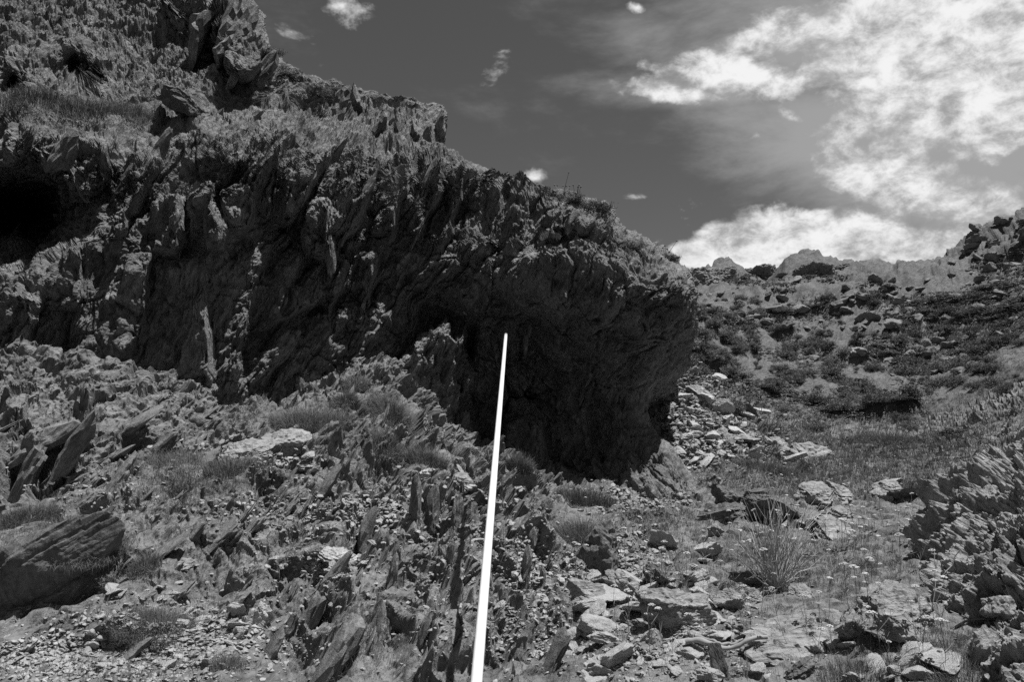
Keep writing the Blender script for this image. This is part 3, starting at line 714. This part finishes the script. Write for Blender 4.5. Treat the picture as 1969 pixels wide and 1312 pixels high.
stone(1748, 592, 24, 18, .9, 0, 'solitary pale boulder high on the far hillside', seed=40, rough=.08)
stone(1655, 700, 34, 16, .9, -10, 'pale rock low on the far hillside above the dark shrubs', seed=41)
stone(888, 608, 9, 9, .9, 0, 'tiny white pebble on the top of the rock pillar', M_STONE, 42, n=3, cliff=True, name='stone', cat='stone', sink=-.4)
stone(885, 935, 46, 24, .9, 0, 'pale flat topped stone on the shelf just left of the pole', seed=43, lay=.2)
stone(822, 925, 38, 26, .9, 0, 'grey block on the shelf left of the pale flat topped stone', M_STONE, 44)
stone(700, 1005, 44, 20, .9, 0, 'pale flat stone capping the standing beds left of the pole', seed=45)
stone(650, 1078, 56, 24, .9, -14, 'grey plate with shaded underside among stones left of the pole', M_STONE, 46)
stone(812, 1135, 26, 34, .5, 20, 'pale leaning chip stone in the middle of the broken slope', seed=47, name='stone', cat='stone')
stone(350, 1095, 60, 16, .9, 6, 'pale splinter shaped slab on the scree of the lower left', seed=48, lay=.2)
stone(250, 1115, 46, 12, .9, 26, 'narrow pale splinter beside the big tilted dark slab', seed=49)
stone(500, 1200, 34, 50, .5, -8, 'small pointed grey slab standing at the edge of the scree', M_STONE, 50, name='slab', cat='rock slab')
stone(50, 1165, 270, 110, .5, 33, 'big tilted slab with a long dark shaded face in the lower left', M_STONE_D, 51, n=6, lay=.03, rough=.035, name='slab', cat='rock slab', sink=.1)
for k, (px, py, wp, hp, lb) in enumerate([(1338, 524, 44, 44, 'pointed dark crag first on the skyline beside the cliff'), (1386, 520, 58, 36, 'small pointed crag second on the skyline'),
        (1470, 520, 60, 28, 'dark hunched crag third on the skyline'), (1568, 516, 60, 22, 'ragged dark crag with small peak in the middle of the skyline'),
        (1622, 512, 50, 20, 'low dark crag just left of the pale rock dome')]):
    stone(px, py + hp * .3, wp * .9, hp * 1.3, 1.3, 4, lb, M_CRAG, 60 + k, n=6, lay=.05, name='crag', cat='crag', sink=.72, rough=.14, planes=5, blunt=1.0)

# ------------------------------------------------------------------ driftwood
def limb(bag, pts, rad, n=8, seed=0):
    pts = np.array(pts, float); m_ = len(pts); T_ = np.gradient(pts, axis=0); T_ /= np.linalg.norm(T_, axis=1)[:, None]
    u = np.cross(T_, [.13, .2, 1]); u /= np.linalg.norm(u, axis=1)[:, None]; v = np.cross(T_, u)
    an = np.linspace(0, 2 * math.pi, n, endpoint=False)
    V = (pts[:, None] + rad[:, None, None] * (np.cos(an)[None, :, None] * u[:, None] + np.sin(an)[None, :, None] * v[:, None])).reshape(-1, 3)
    i = np.arange(m_ * n).reshape(m_, n); q_ = np.stack([i[:-1], np.roll(i[:-1], -1, 1), np.roll(i[1:], -1, 1), i[1:]], 2).reshape(-1, 4)
    bag.add(V, q_)
b = Bag(); P1, P2 = at(1318, 1262)[0] + [0, 0, .05], at(1480, 1262)[0] + [0, 0, .06]
s_ = np.linspace(0, 1, 60); pts = P1 + (P2 - P1) * s_[:, None]; pts[:, 2] += .012 * np.sin(s_ * 9) - .02 * np.sin(s_ * math.pi) + fbm(pts * 20, 2) * .004
limb(b, pts, .012 * (1 - .55 * s_) * (1 + .5 * perlin(pts * 22)) + .001, 14); pb_ = pts + np.array([0, .018, .010]) + fbm(pts * 30 + 5, 2)[:, None] * .006; limb(b, pb_[8:44], .009 * (1 - .6 * s_[8:44]) * (1 + .5 * perlin(pb_[8:44] * 25)), 10)
o = b.make('driftwood', M_TWIG, None, True); tag(o, 'weathered pale length of wood lying across the stones at the bottom', 'driftwood')
b = Bag(); P = at(1400, 1312)[0]; H_ = .24
Vw = np.array([[-.055,0,-.1],[.065,0,-.1],[.075,.08,-.1],[-.03,.09,-.1],[-.055,.0,H_],[-.02,.0,H_+.02],[-.015,.03,H_+.01],[-.05,.03,H_]]) 
o = mesh_np('wedge_stone', *rock_np(5, 90, (.032, .02, .17), 8, .06, .0, blunt=.55), M_STONE_D); o.location = P + np.array([0, .02, .0]); o.rotation_euler = (0, -R(14), 0)
tag(o, 'upright pointed pale wedge standing at the bottom edge against the wood', 'stone')

# ------------------------------------------------------------------ repeated loose stones (things) and fine scree (stuff)
LM = {'shrub': [(1340,600,'close against the nose of the cliff'),(1400,670,'on the left slope behind the cliff nose'),(1470,560,'below the crags at the left of the skyline'),(1560,700,'in the dark scrub band left of the hillside centre'),(1640,580,'on the rocky steps under the middle of the skyline'),(1720,640,'around the pale rocks in the hillside centre'),
        (1800,580,'under the saddle of the skyline'),(1900,600,'on the right shoulder of the hillside'),(1900,700,'on the right flank above the outcrop'),(1760,760,'in the bottom of the hillside gully'),(1620,790,'along the foot of the far hillside')],
 'stones': [(1140,1260,'by the pole foot side of the right foreground'),(1200,1080,'beside the upright boulder'),(1280,1240,'below the large cracked boulder'),(1400,1190,'beside the pale rounded stone'),(1400,1280,'around the driftwood'),(1500,1180,'in front of the twiggy bush'),(1560,1250,'against the long low sloping slab'),(1740,1210,'around the broad flat topped boulder'),(1750,1300,'in the bottom right grass')],
 'scree': [(330,1240,'in the middle of the lower left scree'),(230,1290,'at the bottom edge of the lower left scree'),(80,1270,'in the bottom left corner'),(420,1200,'at the right side of the lower left scree'),(300,1130,'just right of the big tilted slab'),(190,1200,'under the big tilted slab')],
 'slope': [(590,890,'by the cracked pale block'),(700,980,'in the rubble pocket left of the pole'),(640,1080,'under the grey plate left of the pole'),(850,930,'on the stone shelf left of the pole'),(850,1100,'on the broken slope close left of the pole'),(1010,1120,'on the broken slope right of the pole')],
 'field': [(1310,720,'at the top of the slab field'),(1310,800,'against the cliff foot in the slab field'),(1400,800,'in the middle of the slab field'),(1400,870,'low in the slab field'),(1500,870,'at the right end of the slab field'),(1320,880,'at the shadow edge of the slab field')],
 'floor': [(1560,930,'near the split rock in the valley floor'),(1700,930,'near the right bank of the valley floor'),(1480,980,'by the dark pair of blocks'),(1650,1010,'around the long flat pale slab'),(1560,1070,'between the twiggy bush and the right outcrop'),(1780,880,'at the far end of the valley floor'),(1450,900,'at the near end of the slab field')],
 'ff': [(1150,1120,'by the upright boulder'),(1330,1130,'above the large cracked boulder'),(1420,1220,'beside the large cracked boulder'),(1500,1180,'in front of the twiggy bush'),(1620,1130,'on the bare rock right of the twiggy bush'),(1600,1260,'over the long low sloping slab'),(1740,1160,'behind the broad flat topped boulder'),(1740,1260,'in front of the broad flat topped boulder')]}
def where(kind, px, py, pre=''):
    ph = min(LM[kind], key=lambda t_: (t_[0] - px) ** 2 + 2 * (t_[1] - py) ** 2)[2]
    return (pre or 'dark rounded shrub') + ' ' + ph
protos = []
for k in range(8):
    V, Fc = rock_np(4, 200 + k, (1, .8 + .3 * (k % 3) * .5, .30 + .1 * (k % 4)), 12, .05, .14 if k % 2 else .05, 2)
    me_o = mesh_np('stone', V, Fc, M_STONE); COL.objects.unlink(me_o); protos.append(me_o)
hill_me = []
for o_ in protos:
    m_2 = o_.data.copy(); m_2.materials[0] = M_CRAG; hill_me.append(m_2)
def scatter(cnt, region, wmin, wmax, lk, group, seed, name='stone', cat='stone', steep=.35):
    rr = np.random.default_rng(seed); k = 0
    while k < cnt:
        cx, cy, rx, ry = region[rr.integers(len(region))]
        px, py = cx + rx * rr.uniform(-1, 1), cy + ry * rr.uniform(-1, 1)
        P, nn = at(px, py)
        s_ = P[1] / F_PX; wd = (wmin + (wmax - wmin) * rr.random() ** 2.2) * s_ / 2
        kk = rr.integers(8); big_ = wd / s_ * 2
        label = where(lk, px, py, ('small' if big_ < wmin * 1.25 else 'middling' if big_ < (wmin + wmax) / 2 else 'large') + (' flat ' if kk % 4 < 2 else ' chunky ') + name)
        o = protos[kk].copy(); COL.objects.link(o); o.name = name
        o.scale = (wd, wd, wd * rr.uniform(.6, 1.2)); o.rotation_euler = (rr.normal() * steep, rr.normal() * steep, rr.uniform(0, 6.28))
        o.location = P + np.array([0, 0, wd * .12]); tag(o, label, cat, group); k += 1
scatter(80, [(1330,760,45,60),(1400,830,70,50),(1480,870,80,25),(1330,860,40,40)], 10, 46, 'field', 'slabs of the slab field', 1, 'slab', 'rock slab')
scatter(110, [(1300,1200,200,80),(1500,1260,250,50),(1700,1270,110,40),(1250,1080,120,40),(1150,1260,60,50),(1250,1150,120,90)], 16, 92, 'stones', 'stones of the lower right foreground', 2)
scatter(75, [(330,1240,150,60),(100,1270,110,35),(420,1200,70,30),(300,1130,120,25)], 10, 36, 'scree', 'stones of the lower left scree', 3)
scatter(50, [(700,980,120,50),(640,1080,90,40),(850,1100,90,60),(1010,1120,60,60),(850,930,60,20),(590,890,30,20)], 8, 32, 'slope', 'stones on the broken slope', 4)
scatter(22, [(1640,960,110,40),(1540,1010,60,20)], 10, 34, 'floor', 'stones in the valley floor', 5)
b = Bag(); rr = np.random.default_rng(9)
tp = [rock_np(1, 300 + k, (1, .8, .35), 6, .0) for k in range(10)]
chips = [(330,1240,190,70,2600),(100,1275,130,40,1200),(710,985,70,26,500),(640,1085,50,26,400),(860,1180,120,120,250),(1010,1120,70,130,800),(1170,1080,110,70,900),(1330,790,60,110,1300),(1420,860,90,40,700),(1300,1240,220,70,1500),(1220,960,90,30,500),(650,1130,260,150,250),(560,990,150,40,350),(880,1020,140,110,400),(1050,1220,90,80,200),(200,960,150,80,200),(470,880,120,30,400),(560,1000,200,80,200)]
for cx, cy, rx, ry, n in chips:
    for _ in range(n):
        px, py = cx + rx * rr.normal() * .55, cy + ry * rr.normal() * .55
        if py > 1330 or py < 650: continue
        P, nn = at(px, py)
        if P[1] > 40: continue
        V, Fc = tp[rr.integers(10)]; s_ = P[1] / F_PX * (2.0 + 6.5 * rr.random() ** 2.5)
        b.add((V * s_) @ rotm(rr.normal() * .4, rr.normal() * .4, rr.uniform(0, 6.3)).T + P + [0, 0, s_ * .15], Fc)
b.make('scree', rock_mat('scree_stone', .13, .38, 90, fine=2.0, bump=.3))['kind'] = 'stuff'

# ------------------------------------------------------------------ vegetation
def blades(cnt, rad, h, rr, lean=.5, wdt=.004, flat=1.0, curve=.5):
    """a clump of bent blades, base spread over a disc"""
    an = rr.uniform(0, 6.283, cnt); rd = rad * np.sqrt(rr.random(cnt)); B = np.stack([np.cos(an) * rd, np.sin(an) * rd, np.zeros(cnt)], 1)
    az = an + rr.normal(size=cnt) * .9; le = np.abs(rr.normal(size=cnt)) * lean + lean * .5 * rd / rad
    hh = h * rr.uniform(.5, 1.05, cnt) * (1 - .35 * (rd / rad) ** 2)
    dirh = np.stack([np.cos(az), np.sin(az), np.zeros(cnt)], 1)
    up = np.array([0, 0, 1.0])
    M = B + (dirh * np.sin(le * .5)[:, None] + up * np.cos(le * .5)[:, None]) * (hh * .55)[:, None]
    T_ = M + (dirh * np.sin(le * (1 + curve))[:, None] + up * np.cos(le * (1 + curve))[:, None]) * (hh * .5)[:, None]
    sa = rr.uniform(0, 6.283, cnt); sd = np.stack([np.cos(sa), np.sin(sa), np.zeros(cnt)], 1) * wdt
    V = np.stack([B - sd, B + sd, M + sd * .7, M - sd * .7, T_], 1).reshape(-1, 3); i = np.arange(cnt)[:, None] * 5
    return V, i + np.array([[0, 1, 2, 3]]), i + np.array([[3, 2, 4]])
def leaves(cnt, shape, rr, size, lobes=9, up=.3):
    """leaf faces spread in lumps through a low dome"""
    cen = rr.normal(size=(lobes, 3)) * .42; cen[:, 2] = np.abs(cen[:, 2]) * .7 + .12; rad = rr.uniform(.22, .45, lobes)
    w_ = rr.integers(lobes, size=cnt); dv = rr.normal(size=(cnt, 3)); dv /= np.linalg.norm(dv, axis=1)[:, None]
    P = cen[w_] + dv * (rad[w_] * (rr.random(cnt) ** .4) * (1 + .35 * rr.normal(size=cnt)))[:, None]
    P[:, 2] = np.maximum(P[:, 2], 0); P *= np.array(shape)
    a_ = rr.normal(size=(cnt, 3)); a_ /= np.linalg.norm(a_, axis=1)[:, None]; c_ = np.cross(a_, rr.normal(size=(cnt, 3))); c_ /= np.linalg.norm(c_, axis=1)[:, None]
    s_ = size * rr.uniform(.6, 1.4, cnt)[:, None]
    V = np.stack([P - a_ * s_, P + c_ * s_ * .45, P + a_ * s_, P - c_ * s_ * .45], 1).reshape(-1, 3)
    return V, np.arange(cnt)[:, None] * 4 + np.array([[0, 1, 2, 3]])
rr = np.random.default_rng(77)
# dark shrubs over the far hillside
sh = []
for k in range(5):
    V, q4 = leaves(2600, (1, 1, .72), rr, .05, 7 + k * 2)
    bb = Bag(); bb.add(V, q4)
    for _ in range(7):
        an = rr.uniform(0, 6.28); tip = np.array([math.cos(an) * .5, math.sin(an) * .5, rr.uniform(.3, .6)]); s_ = np.linspace(0, 1, 5)
        limb(bb, s_[:, None] * tip + np.array([0, 0, -.1]), .03 * (1 - .7 * s_), 5)
    o = bb.make('shrub', M_SHRUB if k < 3 else M_SHRUB_L); COL.objects.unlink(o); sh.append(o)
def shrub(px, py, wpx, label, group=None, k=None, hs=1.0, cliff=False, name='shrub', cat='shrub'):
    P = atc(px, py) if cliff else at(px, py)[0]
    o = sh[rr.integers(5) if k is None else k].copy(); COL.objects.link(o); o.name = name
    wd = wpx * P[1] / F_PX / 2; o.scale = (wd, wd, wd * hs * rr.uniform(.8, 1.15)); o.rotation_euler = (0, 0, rr.uniform(0, 6.28)); o.location = P + np.array([0, 0, -.05 * wd])
    return tag(o, label, cat, group)
hb = [(1600,800,180,38,1),(1480,700,150,50,1),(1640,560,70,30,.8),(1520,720,180,40,1),(1800,700,90,50,.9),(1700,640,200,60,.6),(1560,620,170,50,.6),(1740,560,80,20,1),(1850,600,110,60,.5),(1400,600,60,60,.6),(1370,680,60,60,.9),(1900,700,70,70,.5),(1930,520,60,40,.5)]
cnt = 0
lab = 'dark rounded evergreen shrub scattered over the far rocky hillside'
while cnt < 270:
    h_ = hb[rr.integers(len(hb))]; px, py = h_[0] + h_[2] * rr.uniform(-1, 1), h_[1] + h_[3] * rr.uniform(-1, 1)
    if px < 1300 or py < 578 or rr.random() > h_[4]: continue
    P, _ = at(px, py)
    if P[1] < 26 or P[1] > 150: continue
    shrub(px, py, sw_ := (18 + 50 * rr.random() ** 1.6) * (1 if py > 640 else .75), where('shrub', px, py, ('small' if sw_ < 26 else 'middling' if sw_ < 42 else 'large') + ' dark shrub'), 'shrubs on the far hillside'); cnt += 1
for px, py, wp, lb, k in [(1415,790,60,'dark shrub hiding the cleft right of the slab field',0),(1755,800,80,'largest dark shrub at the bottom of the far slope',1),(1620,790,70,'dark shrub mass below the cleft in the far slope',2),(1420,605,46,'dark shrub under the third crag of the skyline',0)]:
    shrub(px, py, wp, lb, None, k)
for px, py, wp, lb, k in [(560,140,70,'dark bush on the ridge below the high crag',3),(600,175,70,'grey green bush right of the first ridge bush',4),(648,170,44,'small dark bush on the edge of the ridge rocks',1),(525,110,60,'pale bush against the sky beside the high crag',3),(1150,395,80,'low leafy bush along the top of the overhang',4),(1110,385,70,'thin leafy bush left along the top of the overhang',3),(1290,492,50,'low wiry bush on the nose of the overhang',4),(1220,470,60,'leafy cushion behind the nose of the overhang',3)]:
    shrub(px, py, wp, lb, None, k, .7, True)
for cx, cy, rx, ry, n, wm in [(1700,590,90,50,40,34),(1580,600,160,60,40,30),(1720,640,120,70,40,26),(1850,590,100,60,30,26),(1420,570,90,50,25,24),(1650,720,160,50,30,22),(1800,720,100,50,20,24),(1930,480,60,50,45,34),(1880,520,60,30,20,24)]:
    for _ in range(n):
        px, py = cx + rx * rr.uniform(-1, 1), cy + ry * rr.uniform(-1, 1)
        if px < 1320: continue
        P, _n = at(px, py)
        if not 26 < P[1] < 150: continue
        kk = rr.integers(8); o = protos[kk].copy(); COL.objects.link(o); o.name = 'rock'; o.data = hill_me[kk]
        wd = (8 + wm * rr.random() ** 2) * P[1] / F_PX / 2; o.scale = (wd, wd, wd * rr.uniform(.8, 1.5)); o.rotation_euler = (rr.normal() * .3, rr.normal() * .3, rr.uniform(0, 6.28)); o.location = P
        tag(o, where('shrub', px, py, ('low flat' if kk % 4 < 2 else 'chunky') + ' pale rock'), 'rock', 'pale rocks on the far hillside')
b = Bag(); n_ = 0
tl = [leaves(60, (1, 1, .6), rr, .16, 4) for _ in range(6)]
while n_ < 4600:
    px, py = rr.uniform(1290, 2000), rr.uniform(430, 860)
    if py < (530 if px < 1810 else 520 - (px - 1810) * .45): continue
    P, _n = at(px, py)
    if not 24 < P[1] < 150: continue
    dns = (.28 if px < 1720 else .12) + .9 * np.clip(perlin(np.array([P * .09]))[0] * 2, -.3, 1)
    if rr.random() > dns: continue
    V, q4 = tl[rr.integers(6)]; wd = rr.uniform(3, 11) * P[1] / F_PX; b.add(V * [wd * 1.5, wd * 1.5, wd * .7] + P, q4); n_ += 1
b.make('scrub', M_SHRUB_L)['kind'] = 'stuff'
# grass tufts
def tuft(px, py, wpx, hpx, label, cnt=900, cliff=False, lean=.5, mat=None, name='grass_tuft', cat='grass tuft', group=None):
    P = atc(px, py) if cliff else at(px, py)[0]; s_ = P[1] / F_PX
    V, q4, t3 = blades(cnt, wpx * s_ / 2, hpx * s_, rr, lean, .45 * s_)
    b = Bag(); 
    if not cliff:                                                     # each blade rooted on the slope
        i0, j0 = np.unravel_index(np.argmin(((PG - P) ** 2).sum(2)), PG.shape[:2]) 
        nrm = NG[max(i0 - 12, 0):i0 + 12, max(j0 - 12, 0):j0 + 12].reshape(-1, 3).mean(0); nrm /= np.linalg.norm(nrm)
        if nrm[2] < 0: nrm = -nrm
        gx, gy = -nrm[0] / max(nrm[2], .5), -nrm[1] / max(nrm[2], .5)
        V[:, 2] += V[:, 0] * gx + V[:, 1] * gy
    b.add(V, q4); b.add(V[:0], t3) if False else None
    o = mesh_np(name, V, [q4, t3], mat or M_GRASS); o.location = P + np.array([0, 0, -.01])
    return tag(o, label, cat, group)
tuft(750, 808, 80, 52, 'round bristling grass tuft in the middle of the mound under the cliff', 1800, lean=.7)
tuft(600, 822, 150, 50, 'wide soft grass tuft behind the cracked pale block', 2600, lean=.6)
tuft(665, 778, 44, 26, 'small dark grass tuft against the cliff shade', 600)
tuft(690, 745, 50, 26, 'grass tuft at the top of the mound under the cliff', 600)
tuft(820, 895, 80, 44, 'grass tuft left of the pole above the stone shelf', 1200)
tuft(740, 870, 70, 40, 'pale flowering tuft below the round bristling tuft', 1000)
tuft(340, 940, 200, 46, 'broad low grass patch on the left slope below the ledges', 3600, lean=.9)
tuft(450, 905, 110, 36, 'grass patch just left below the pale cracked block', 1600, lean=.8)
tuft(60, 1005, 100, 44, 'flowering tuft at the left edge above the tilted slab', 1500)
tuft(150, 1050, 170, 44, 'wide grass patch hanging over the big tilted slab', 3200, lean=.9)
tuft(60, 1075, 130, 40, 'grass patch at the left edge beside the big tilted slab', 2000, lean=.9)
tuft(280, 1095, 60, 30, 'dark little tuft right of the big tilted slab', 700)
tuft(300, 1215, 150, 46, 'sprawling dark weed patch above the lower left scree', 2400, lean=1.0)
tuft(190, 1000, 110, 36, 'grass patch between the left rock beds', 1500, lean=.8)
tuft(1120, 1045, 120, 60, 'feathery grass patch right of the pole under the overhang', 2600, lean=.6)
tuft(1130, 970, 110, 44, 'thin grass patch along the foot of the shaded overhang', 1400, lean=.5)
tuft(1000, 905, 50, 44, 'grass tuft just right of the pole beside the small pillar', 900)
tuft(90, 205, 130, 46, 'long grass on the top ledge at the far left', 1600, True, .6)
tuft(180, 222, 130, 44, 'tall grass on the top ledge below the little caves', 1800, True, .6)
tuft(250, 220, 90, 40, 'pale grass on the top ledge left of the dark flat slab', 1200, True, .6)
tuft(20, 215, 90, 50, 'dark arching grass at the left border of the top ledge', 700, True, .9)
tuft(1060, 466, 40, 20, 'tiny grass tuft on the lip above the overhang', 300, True)
tuft(560, 730, 60, 24, 'thin grass fringe on the small rock at the cliff foot', 500)
tuft(440, 1290, 60, 36, 'pale upright tuft at the bottom left of the standing beds', 700)
tuft(660, 1300, 110, 70, 'dry arching grass at the bottom edge left of the pole', 700, lean=.9)
tuft(1850, 1300, 120, 40, 'dense grass at the bottom right corner below the outcrop', 1200)
tuft(1640, 1305, 120, 34, 'low grass with flowers at the bottom right foreground', 1000)
tuft(1700, 860, 130, 30, 'airy pale grass stand in the upper valley floor', 1800)
tuft(1480, 905, 130, 24, 'low grass stand at the edge of the slab field', 1500)
# general grass cover
def surf(px, py): return at(px, py)
b = Bag(); G = []
cover = [(1600,920,320,45,7000,16,1),(1650,870,300,40,6000,12,1),(1800,830,170,60,4500,10,1),(1500,1080,260,60,3500,20,1),(1450,1250,330,60,1500,22,1),(1800,1260,150,60,1500,26,1),(1500,830,150,40,3000,10,1),(1250,1000,120,40,1800,16,1),
         (580,810,140,40,1500,16,1),(350,930,170,50,2600,16,1),(120,1060,150,60,2400,18,1),(850,880,120,40,1000,14,1),(500,1050,380,120,1800,16,1),(300,1210,170,50,1400,20,1),(200,1290,260,30,900,22,1),(700,1200,200,100,900,18,1),(1050,1180,120,120,1300,18,1),(750,760,140,60,1100,14,1),(1900,720,80,100,2500,7,1),(1350,760,60,80,700,9,1)]
for cx, cy, rx, ry, n, hp, _ in cover:
    for _ in range(n // 3):
        px, py = cx + rx * rr.normal() * .55, cy + ry * rr.normal() * .55
        if py > 1345 or px > 2000: continue
        P, nn = at(px, py)
        if P[1] > 75 or P[1] < 1.5: continue
        s_ = P[1] / F_PX
        V, q4, t3 = blades(6, 6 * s_, hp * s_ * rr.uniform(.5, 1.2), rr, .55, max(.35 * s_, .0007)); V = V + P
        G.append((V, q4, t3))
VV, Q4, T3 = [], [], []; n0 = 0
for V, q4, t3 in G: VV.append(V); Q4.append(q4 + n0); T3.append(t3 + n0); n0 += len(V)
mesh_np('grass', np.vstack(VV), [np.vstack(Q4), np.vstack(T3)], M_GRASS)['kind'] = 'stuff'
# twiggy broom bush
P = at(1492, 1130)[0]; b = Bag(); s_ = np.linspace(0, 1, 6)
for k in range(80):
    az = rr.uniform(0, 6.28); le = abs(rr.normal()) * .55; h = .54 * rr.uniform(.35, 1)
    tip = np.array([math.cos(az) * math.sin(le), math.sin(az) * math.sin(le), math.cos(le)]) * h
    pts = s_[:, None] * tip; pts[:, 2] -= .10 * h * (s_ ** 2) * le; pts += np.array([math.cos(az), math.sin(az), 0]) * .02
    pts[1:] += rr.normal(size=(5, 3)) * .010
    limb(b, pts, .0032 * (1 - .75 * s_), 4)
    for _ in range(3):
        q0 = pts[rr.integers(2, 5)]; tp_ = q0 + tip * .35 + rr.normal(size=3) * .05; limb(b, q0 + np.linspace(0, 1, 3)[:, None] * (tp_ - q0), np.array([.0016, .0012, .0005]), 3)
o = b.make('twiggy_bush', plain_mat('broom_stems', .18, .34, 6)); o.location = P - np.array([0, 0, .02])
tag(o, 'tall twiggy bush fanning out thin dry stems in the lower right', 'bush')
# flowers
def flower_parts(h, k, lean):
    b1 = Bag(); s_ = np.linspace(0, 1, 6); tip = np.array([math.sin(lean) * h, 0, math.cos(lean) * h]); pts = s_[:, None] * tip; pts[:, 0] += .05 * h * np.sin(s_ * 3)
    limb(b1, pts, np.full(6, .0011), 4)
    for _ in range(4):
        q0 = pts[1 + rr.integers(3)]; tp_ = q0 + rr.normal(size=3) * .03 + [0, 0, .03]; limb(b1, q0 + np.linspace(0, 1, 3)[:, None] * (tp_ - q0), np.array([.001, .0015, .0003]), 3)
    b2 = Bag(); n = 34
    an = rr.uniform(0, 6.28, n); rd = np.sqrt(rr.random(n)) * .019
    for a, rdd in zip(an, rd):
        V, Fc = ico(1); c = pts[-1] + [math.cos(a) * rdd, math.sin(a) * rdd, .009 * (1 - (rdd / .019) ** 2)]
        b2.add(V * np.array([.0042, .0042, .0032]) + c, Fc)
    return b1, b2
fl = []
for k in range(5):
    root = bpy.data.objects.new('flower', None)
    b1, b2 = flower_parts(.16 + .04 * k, k, .1 * k - .15); s1o = b1.make('stem', M_STEM); h1o = b2.make('flower_head', M_FLOWER)
    COL.objects.unlink(s1o); COL.objects.unlink(h1o); fl.append((root, s1o, h1o))
freg = [(1600,1160,240,60),(1450,1230,260,60),(1700,1240,130,60),(1330,1130,80,60),(1150,1120,60,60)]
def put_flower(px, py, label, group, scale=1.0):
    P, _ = at(px, py); rt, so, ho = fl[rr.integers(5)]
    rt2 = rt.copy(); COL.objects.link(rt2); rt2.location = P; rt2.rotation_euler = (0, 0, rr.uniform(0, 6.28)); sc_ = scale * rr.uniform(.45, 1.0); rt2.scale = (sc_,) * 3
    for c in (so, ho):
        c2 = c.copy(); COL.objects.link(c2); c2.parent = rt2
    tag(rt2, label, 'flower', group)
for k in range(95):
    g_ = freg[rr.integers(5)]; px_, py_ = g_[0] + g_[2] * rr.uniform(-1, 1), g_[1] + g_[3] * rr.uniform(-1, 1); put_flower(px_, py_, where('ff', px_, py_, 'pale headed flower'), 'flowers of the right foreground')
for px, py in [(1085,935),(1075,925),(1140,935),(1130,965),(1160,965),(1215,945),(1100,960),(1075,975)]: put_flower(px, py + 20, 'pale headed wild flower seen against the dark foot of the overhang', 'flowers before the overhang', 1.4)
for px, py in [(20,995),(45,985),(60,1000),(35,1005),(710,1150),(640,1285),(555,1280),(520,1290),(420,990)]: put_flower(px, py, 'lone pale headed wild flower on the left slope', 'flowers on the left slope')
# the small far heads: individual flowers without parts
hd = Bag(); V, Fc = ico(1)
for _ in range(6): hd.add(V * np.array([.014, .014, .008]) + rr.normal(size=3) * [.012, .012, .004] + [0, 0, .22], Fc)
limb(hd, np.linspace(0, 1, 3)[:, None] * np.array([0, 0, .22]), np.full(3, .003), 3)
pf = hd.make('flower', M_FLOWER); COL.objects.unlink(pf)
for k in range(185):
    cx, cy, rx, ry = [(1600,930,300,40),(1750,890,160,30),(1480,960,140,50),(1700,1010,130,50),(1560,1060,150,40)][rr.integers(5)]
    px_, py_ = cx + rx * rr.uniform(-1, 1), cy + ry * rr.uniform(-1, 1); P, _ = at(px_, py_)
    o = pf.copy(); COL.objects.link(o); o.location = P; sc_ = rr.uniform(.35, .8); o.scale = (sc_,) * 3; o.rotation_euler = (rr.normal() * .15, rr.normal() * .15, rr.uniform(0, 6.28))
    tag(o, where('floor', px_, py_, 'tiny pale flower head'), 'flower', 'flowers of the valley floor')
# wiry stalks on top of the overhang, dead twigs in front
for px, py, h, lb in [(1078,372,.34,'dry wiry stalk on the overhang top, left one'),(1105,380,.25,'dry wiry stalk on the overhang top, right one'),(1285,490,.25,'dry wiry stalk on the tip of the nose')]:
    P = atc(px, py); b = Bag(); s_ = np.linspace(0, 1, 5)
    for _ in range(6):
        tip = np.array([rr.normal() * .12, rr.normal() * .1, h * rr.uniform(.5, 1)]); limb(b, s_[:, None] * tip, .006 * (1 - .5 * s_), 4)
        V, Fc = ico(1); b.add(V * .018 + tip, Fc)
    o = b.make('dry_stalk', M_STEM); o.location = P; tag(o, lb, 'dry plant')
for px, py, dx, dz, lb in [(1800,1140,.10,.16,'forked bleached twig at the foot of the right outcrop'),(1830,1210,.18,.02,'bleached twig lying beside the angular leaning slab'),(325,1005,.02,.08,'short forked white twig on the left slope')]:
    P = at(px, py)[0]; b = Bag(); s_ = np.linspace(0, 1, 6); tip = np.array([dx, -.02, dz]); pts = s_[:, None] * tip + rr.normal(size=(6, 3)) * .006
    limb(b, pts, .005 * (1 - .6 * s_), 5); limb(b, pts[2] + s_[:, None] * np.array([-dx * .4, 0, dz * .6 + .02]), .003 * (1 - .6 * s_), 4)
    o = b.make('twig', M_TWIG); o.location = P + np.array([0, -.01, .02]); tag(o, lb, 'twig')
